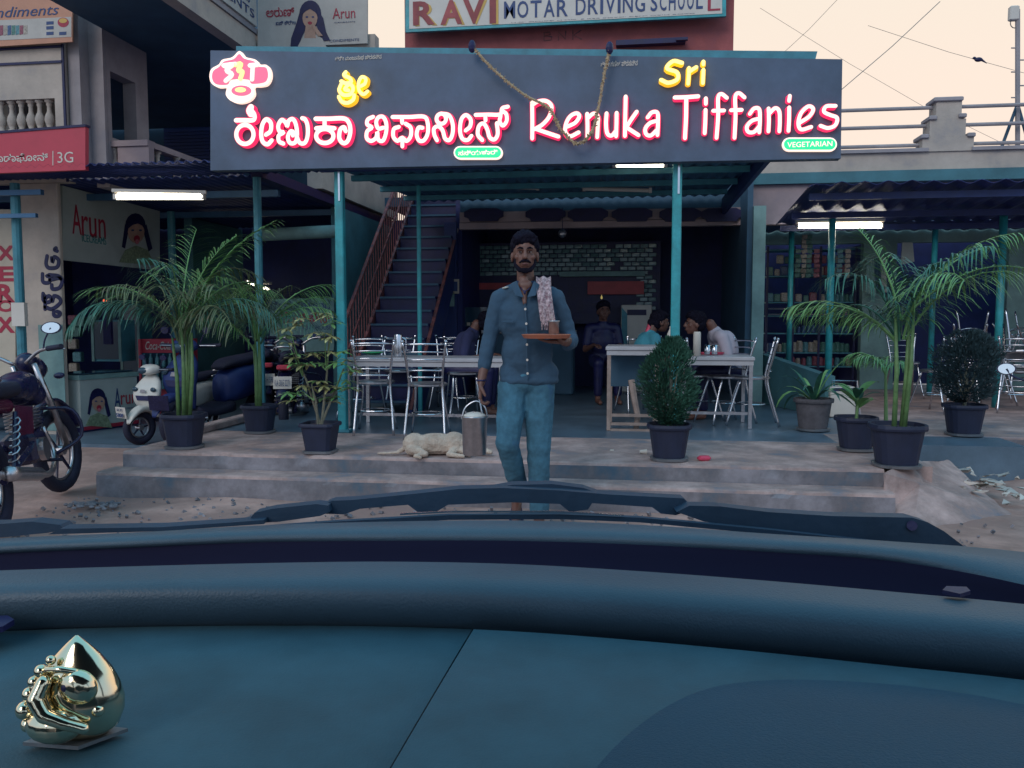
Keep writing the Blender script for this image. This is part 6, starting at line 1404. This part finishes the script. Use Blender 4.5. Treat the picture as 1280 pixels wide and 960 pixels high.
loft([row(RC, .918), row(RC, .922, 5), lerp_row(RC, RD, .22, .922), lerp_row(RC, RD, .38, .917), lerp_row(RC, RD, .55, .907), lerp_row(RC, RD, .75, .893), lerp_row(RC, RD, .93, .877), row(RD, .868, 0), down(row(RD, .860, 1), -.03, -.004), down(row(RD, .860, 1), -.035, -.06)], 'dash_ridge', M['dashl'])
def strip_rows(ua, ub, vs_, zz_, n=14):   # ua/ub: functions of f (0 top .. 1 bottom)
    rows = []
    for v_, z_ in zip(vs_, zz_):
        rows.append([v_, z_])
    return rows
def panel(name, m, edgeL, edgeR, dz, base=.868):
    rows = []
    for f in [i/10 for i in range(11)]:
        r_ = []
        for i in range(25):
            g_ = i/24; uL = edgeL(f); uR = edgeR(f); u_ = uL+(uR-uL)*g_
            vt = catmull_eval(u_)+2; v_ = vt+(1075-vt)*f; r_.append(pt(u_, v_, z=base+dz-.006*f))
        rows.append(r_)
    n = 25; vs = [p_ for r_ in rows for p_ in r_]; k = len(vs)
    vs2 = [p_+V(0, 0, -.012) for p_ in vs]
    fs = [(j*n+i, j*n+i+1, (j+1)*n+i+1, (j+1)*n+i) for j in range(10) for i in range(24)]
    rim = [(j*n, (j+1)*n) for j in range(10)]+[(j*n+24, (j+1)*n+24) for j in range(10)]+[(i, i+1) for i in range(24)]
    fs += [(a, b, b+k, a+k) for a, b in rim]
    return MB().add(vs+vs2, fs).build(name, m, t, world=True)
_c = catmull([(u, v, 0) for u, v in zip(US, RD)], 12)
def catmull_eval(u):
    for i in range(len(_c)-1):
        if _c[i].x <= u <= _c[i+1].x: return _c[i].y+(_c[i+1].y-_c[i].y)*(u-_c[i].x)/(_c[i+1].x-_c[i].x)
    return _c[0].y if u < _c[0].x else _c[-1].y
seam = lambda f: 592-(170*f)
panel('dash_left_panel', M['dash'], lambda f: -220, lambda f: seam(f)-2, 0)
panel('dash_right_panel', M['dash'], seam, lambda f: 1500, .012)
# instrument hood, its shade put into a darker plastic
HU = [(690, 1060), (740, 965), (800, 900), (870, 858), (950, 843), (1050, 843), (1160, 852), (1280, 873), (1420, 910)]
hc = catmull([(u, v, 0) for u, v in HU], 6); rows = []
for f, dz in ((0, .0), (.06, .006), (.16, .014), (.32, .021), (.55, .024), (.8, .020), (1, .015)):
    rows.append([pt(p_.x+(1060-p_.x)*f*.75, p_.y+(1090-p_.y)*f, z=.876+dz) for p_ in hc])
n = len(hc); MB().add([p_ for r_ in rows for p_ in r_], [(j*n+i, j*n+i+1, (j+1)*n+i+1, (j+1)*n+i) for j in range(len(rows)-1) for i in range(n-1)]).build('instrument_hood', M['dashd'], t, world=True, smooth=True)
MB().prism([pt(1178, 742, z=.925), pt(1183, 737, z=.925), pt(1208, 738, z=.925), pt(1213, 743, z=.925), pt(1200, 747, z=.925)], (0, 0, .004)).build('light_sensor', M['ink'], t, world=True)
MB().prism([pt(-60, 800, z=.89), pt(-60, 778, z=.89), pt(10, 776, z=.89), pt(18, 781, z=.89), pt(4, 790, z=.89)], (0, 0, .006)).build('side_vent', M['ink'], t, world=True)
# wipers
def wp(pts, name='wiper_arm', D=1.32, th=.03, m='wiper'): return MB().prism([pt(u, v, D=D) for u, v in pts], FV*th).build(name, M[m], t, world=True)
wp([(-60, 676), (-60, 656), (0, 655), (40, 652), (75, 656), (80, 661), (60, 666), (0, 672)])
wp([(60, 668), (75, 661), (200, 659), (290, 653), (330, 650), (330, 655), (200, 664)], 'wiper_blade', 1.30)
wp([(285, 656), (312, 649), (318, 641), (340, 636), (395, 630), (410, 632), (412, 640), (400, 645), (350, 652)])
wp([(403, 642), (407, 629), (415, 626), (440, 625), (470, 622), (520, 617), (575, 611), (630, 610), (700, 613), (760, 618), (855, 623), (863, 631), (858, 639), (845, 644), (826, 642), (815, 634), (740, 629), (735, 637), (712, 640), (700, 630), (640, 628), (560, 631), (545, 640), (522, 640), (510, 631), (450, 636), (430, 643)], 'wiper_linkage', 1.34)
wp([(600, 613), (640, 606), (690, 605), (730, 610), (750, 617), (700, 616)], 'wiper_blade', 1.36)
wp([(846, 640), (862, 632), (900, 633), (960, 640), (1040, 645), (1140, 647), (1160, 653), (1180, 664), (1205, 683), (1150, 681), (1060, 676), (960, 664), (880, 652)], 'wiper_arm', 1.31)
wp([(300, 661), (420, 652), (560, 644), (700, 643), (800, 647), (960, 662), (1120, 680), (1120, 685), (960, 668), (800, 653), (700, 649), (560, 650), (420, 658)], 'wiper_blade', 1.28, .012)
wp([(500, 642), (560, 639), (700, 639), (780, 644), (780, 645), (700, 641), (560, 641), (500, 644)], 'blade_strip', 1.275, .004, 'chrome')
MB().cyl(pt(1140, 657, D=1.305), pt(1140, 657, D=1.312), .008, n=12).build('wiper_pivot', M['ink'], t, world=True)
rows = [[pt(640, 400, D=D_)*1*0+V(0, 0, 0)+CAM*0+RV*x_+FV*D_+V(0, 0, z_-.035*(x_*x_)) for x_ in [i*.1-.9 for i in range(19)]] for D_, z_ in ((1.30, .84), (1.45, .82), (1.7, .76), (1.95, .67), (2.05, .58), (2.08, .42))]
n = 19; MB().add([p_ for r_ in rows for p_ in r_], [(j*n+i, j*n+i+1, (j+1)*n+i+1, (j+1)*n+i) for j in range(5) for i in range(18)]).build('bonnet', mat('pale_car_paint', (.30, .32, .34), .3, bump=0), t, world=True, smooth=True)
# cabin: unseen roof, doors and seat, added to shade the dashboard
L3 = lambda x, d, z: RV*x+FV*d+V(0, 0, z)
def slab(name, P4, th, m): MB().prism([L3(*q) for q in P4], th).build(name, M[m], t, world=True)
slab('roof', [(-.66, .42, 1.49), (.66, .42, 1.49), (.70, -1.5, 1.52), (-.70, -1.5, 1.52)], V(0, 0, .03), 'dashd')
for s in (-1, 1):
    slab('door', [(s*.78, 1.15, .3), (s*.78, 1.15, .86), (s*.78, -1.4, .92), (s*.78, -1.4, .3)], RV*(s*.05), 'dashd')
    slab('side_pillar', [(s*.72, -.25, .92), (s*.72, -.37, .92), (s*.68, -.40, 1.5), (s*.68, -.28, 1.5)], RV*(s*.04), 'dashd')
slab('rear_seat', [(-.66, -1.0, .45), (.66, -1.0, .45), (.62, -1.25, 1.2), (-.62, -1.25, 1.2)], FV*-.1, 'dashd')
slab('cabin_floor', [(-.78, 1.1, .3), (.78, 1.1, .3), (.78, -1.4, .3), (-.78, -1.4, .3)], V(0, 0, -.03), 'dashd')
# idol
bp = pt(95, 922, z=.869); sc_i = 1/1570
idol = thing('idol', 'shiny silver pointed deity figurine on a small plate at the lower left', 'figurine', bp, YAW)
MB().prism([V(-.036, -.013, 0), V(.012, -.020, 0), V(.038, .010, 0), V(-.010, .02, 0)], (0, 0, .003)).build('base_plate', M['gbase'], idol)
kx = .0365
b3 = MB().lathe([(.001, .003), (.022, .004), (.031, .012), (.0355, .024), (.036, .034), (.033, .046), (.027, .058), (.018, .070), (.009, .079), (.001, .086)], n=36)
for i, v_ in enumerate(b3.v): b3.v[i] = V(v_.x+.004, v_.y*.62, v_.z)
b3.build('shell', M['gold'], idol, smooth=True)
def ib(name, parts, vox=.0011, it=2): return blob(name, parts, M['gold'], idol, vox, it)
ib('trunk', [('c', V(-.012, -.022, .056), V(-.016, -.027, .044), .006, .0065), ('c', V(-.016, -.027, .044), V(-.008, -.030, .033), .0065, .006), ('c', V(-.008, -.030, .033), V(.008, -.029, .026), .006, .005), ('c', V(.008, -.029, .026), V(.020, -.025, .020), .005, .0045)])
ib('ear', [('e', V(.012, -.016, .050), (.016, .010, .014), Euler((0, .5, 0)))]); ib('ear', [('e', V(-.022, -.008, .046), (.008, .012, .014))])
ib('belly', [('e', V(-.006, -.017, .020), (.024, .016, .015))])
for i, (x, z_, r_) in enumerate(((-.032, .030, .0075), (-.028, .043, .006), (-.024, .053, .005), (-.018, .062, .0055), (-.030, .018, .006), (-.010, .071, .004), (.026, .030, .0055), (-.020, .016, .007), (.004, .012, .005))):
    MB().ell(V(x, -.014, z_), (r_, r_, r_), 14, 10).build('bead', M['gold'], idol, smooth=True)
MB().tube(catmull([V(-.014, -.016, .064), V(0, -.020, .066), V(.012, -.016, .062)], 5), .0028, 8).build('crown_band', M['gold'], idol, smooth=True)
MB().ell(V(.006, -.0225, .052), (.004, .003, .004), 12, 8).build('eye', M['ink'], idol)
M_done = True
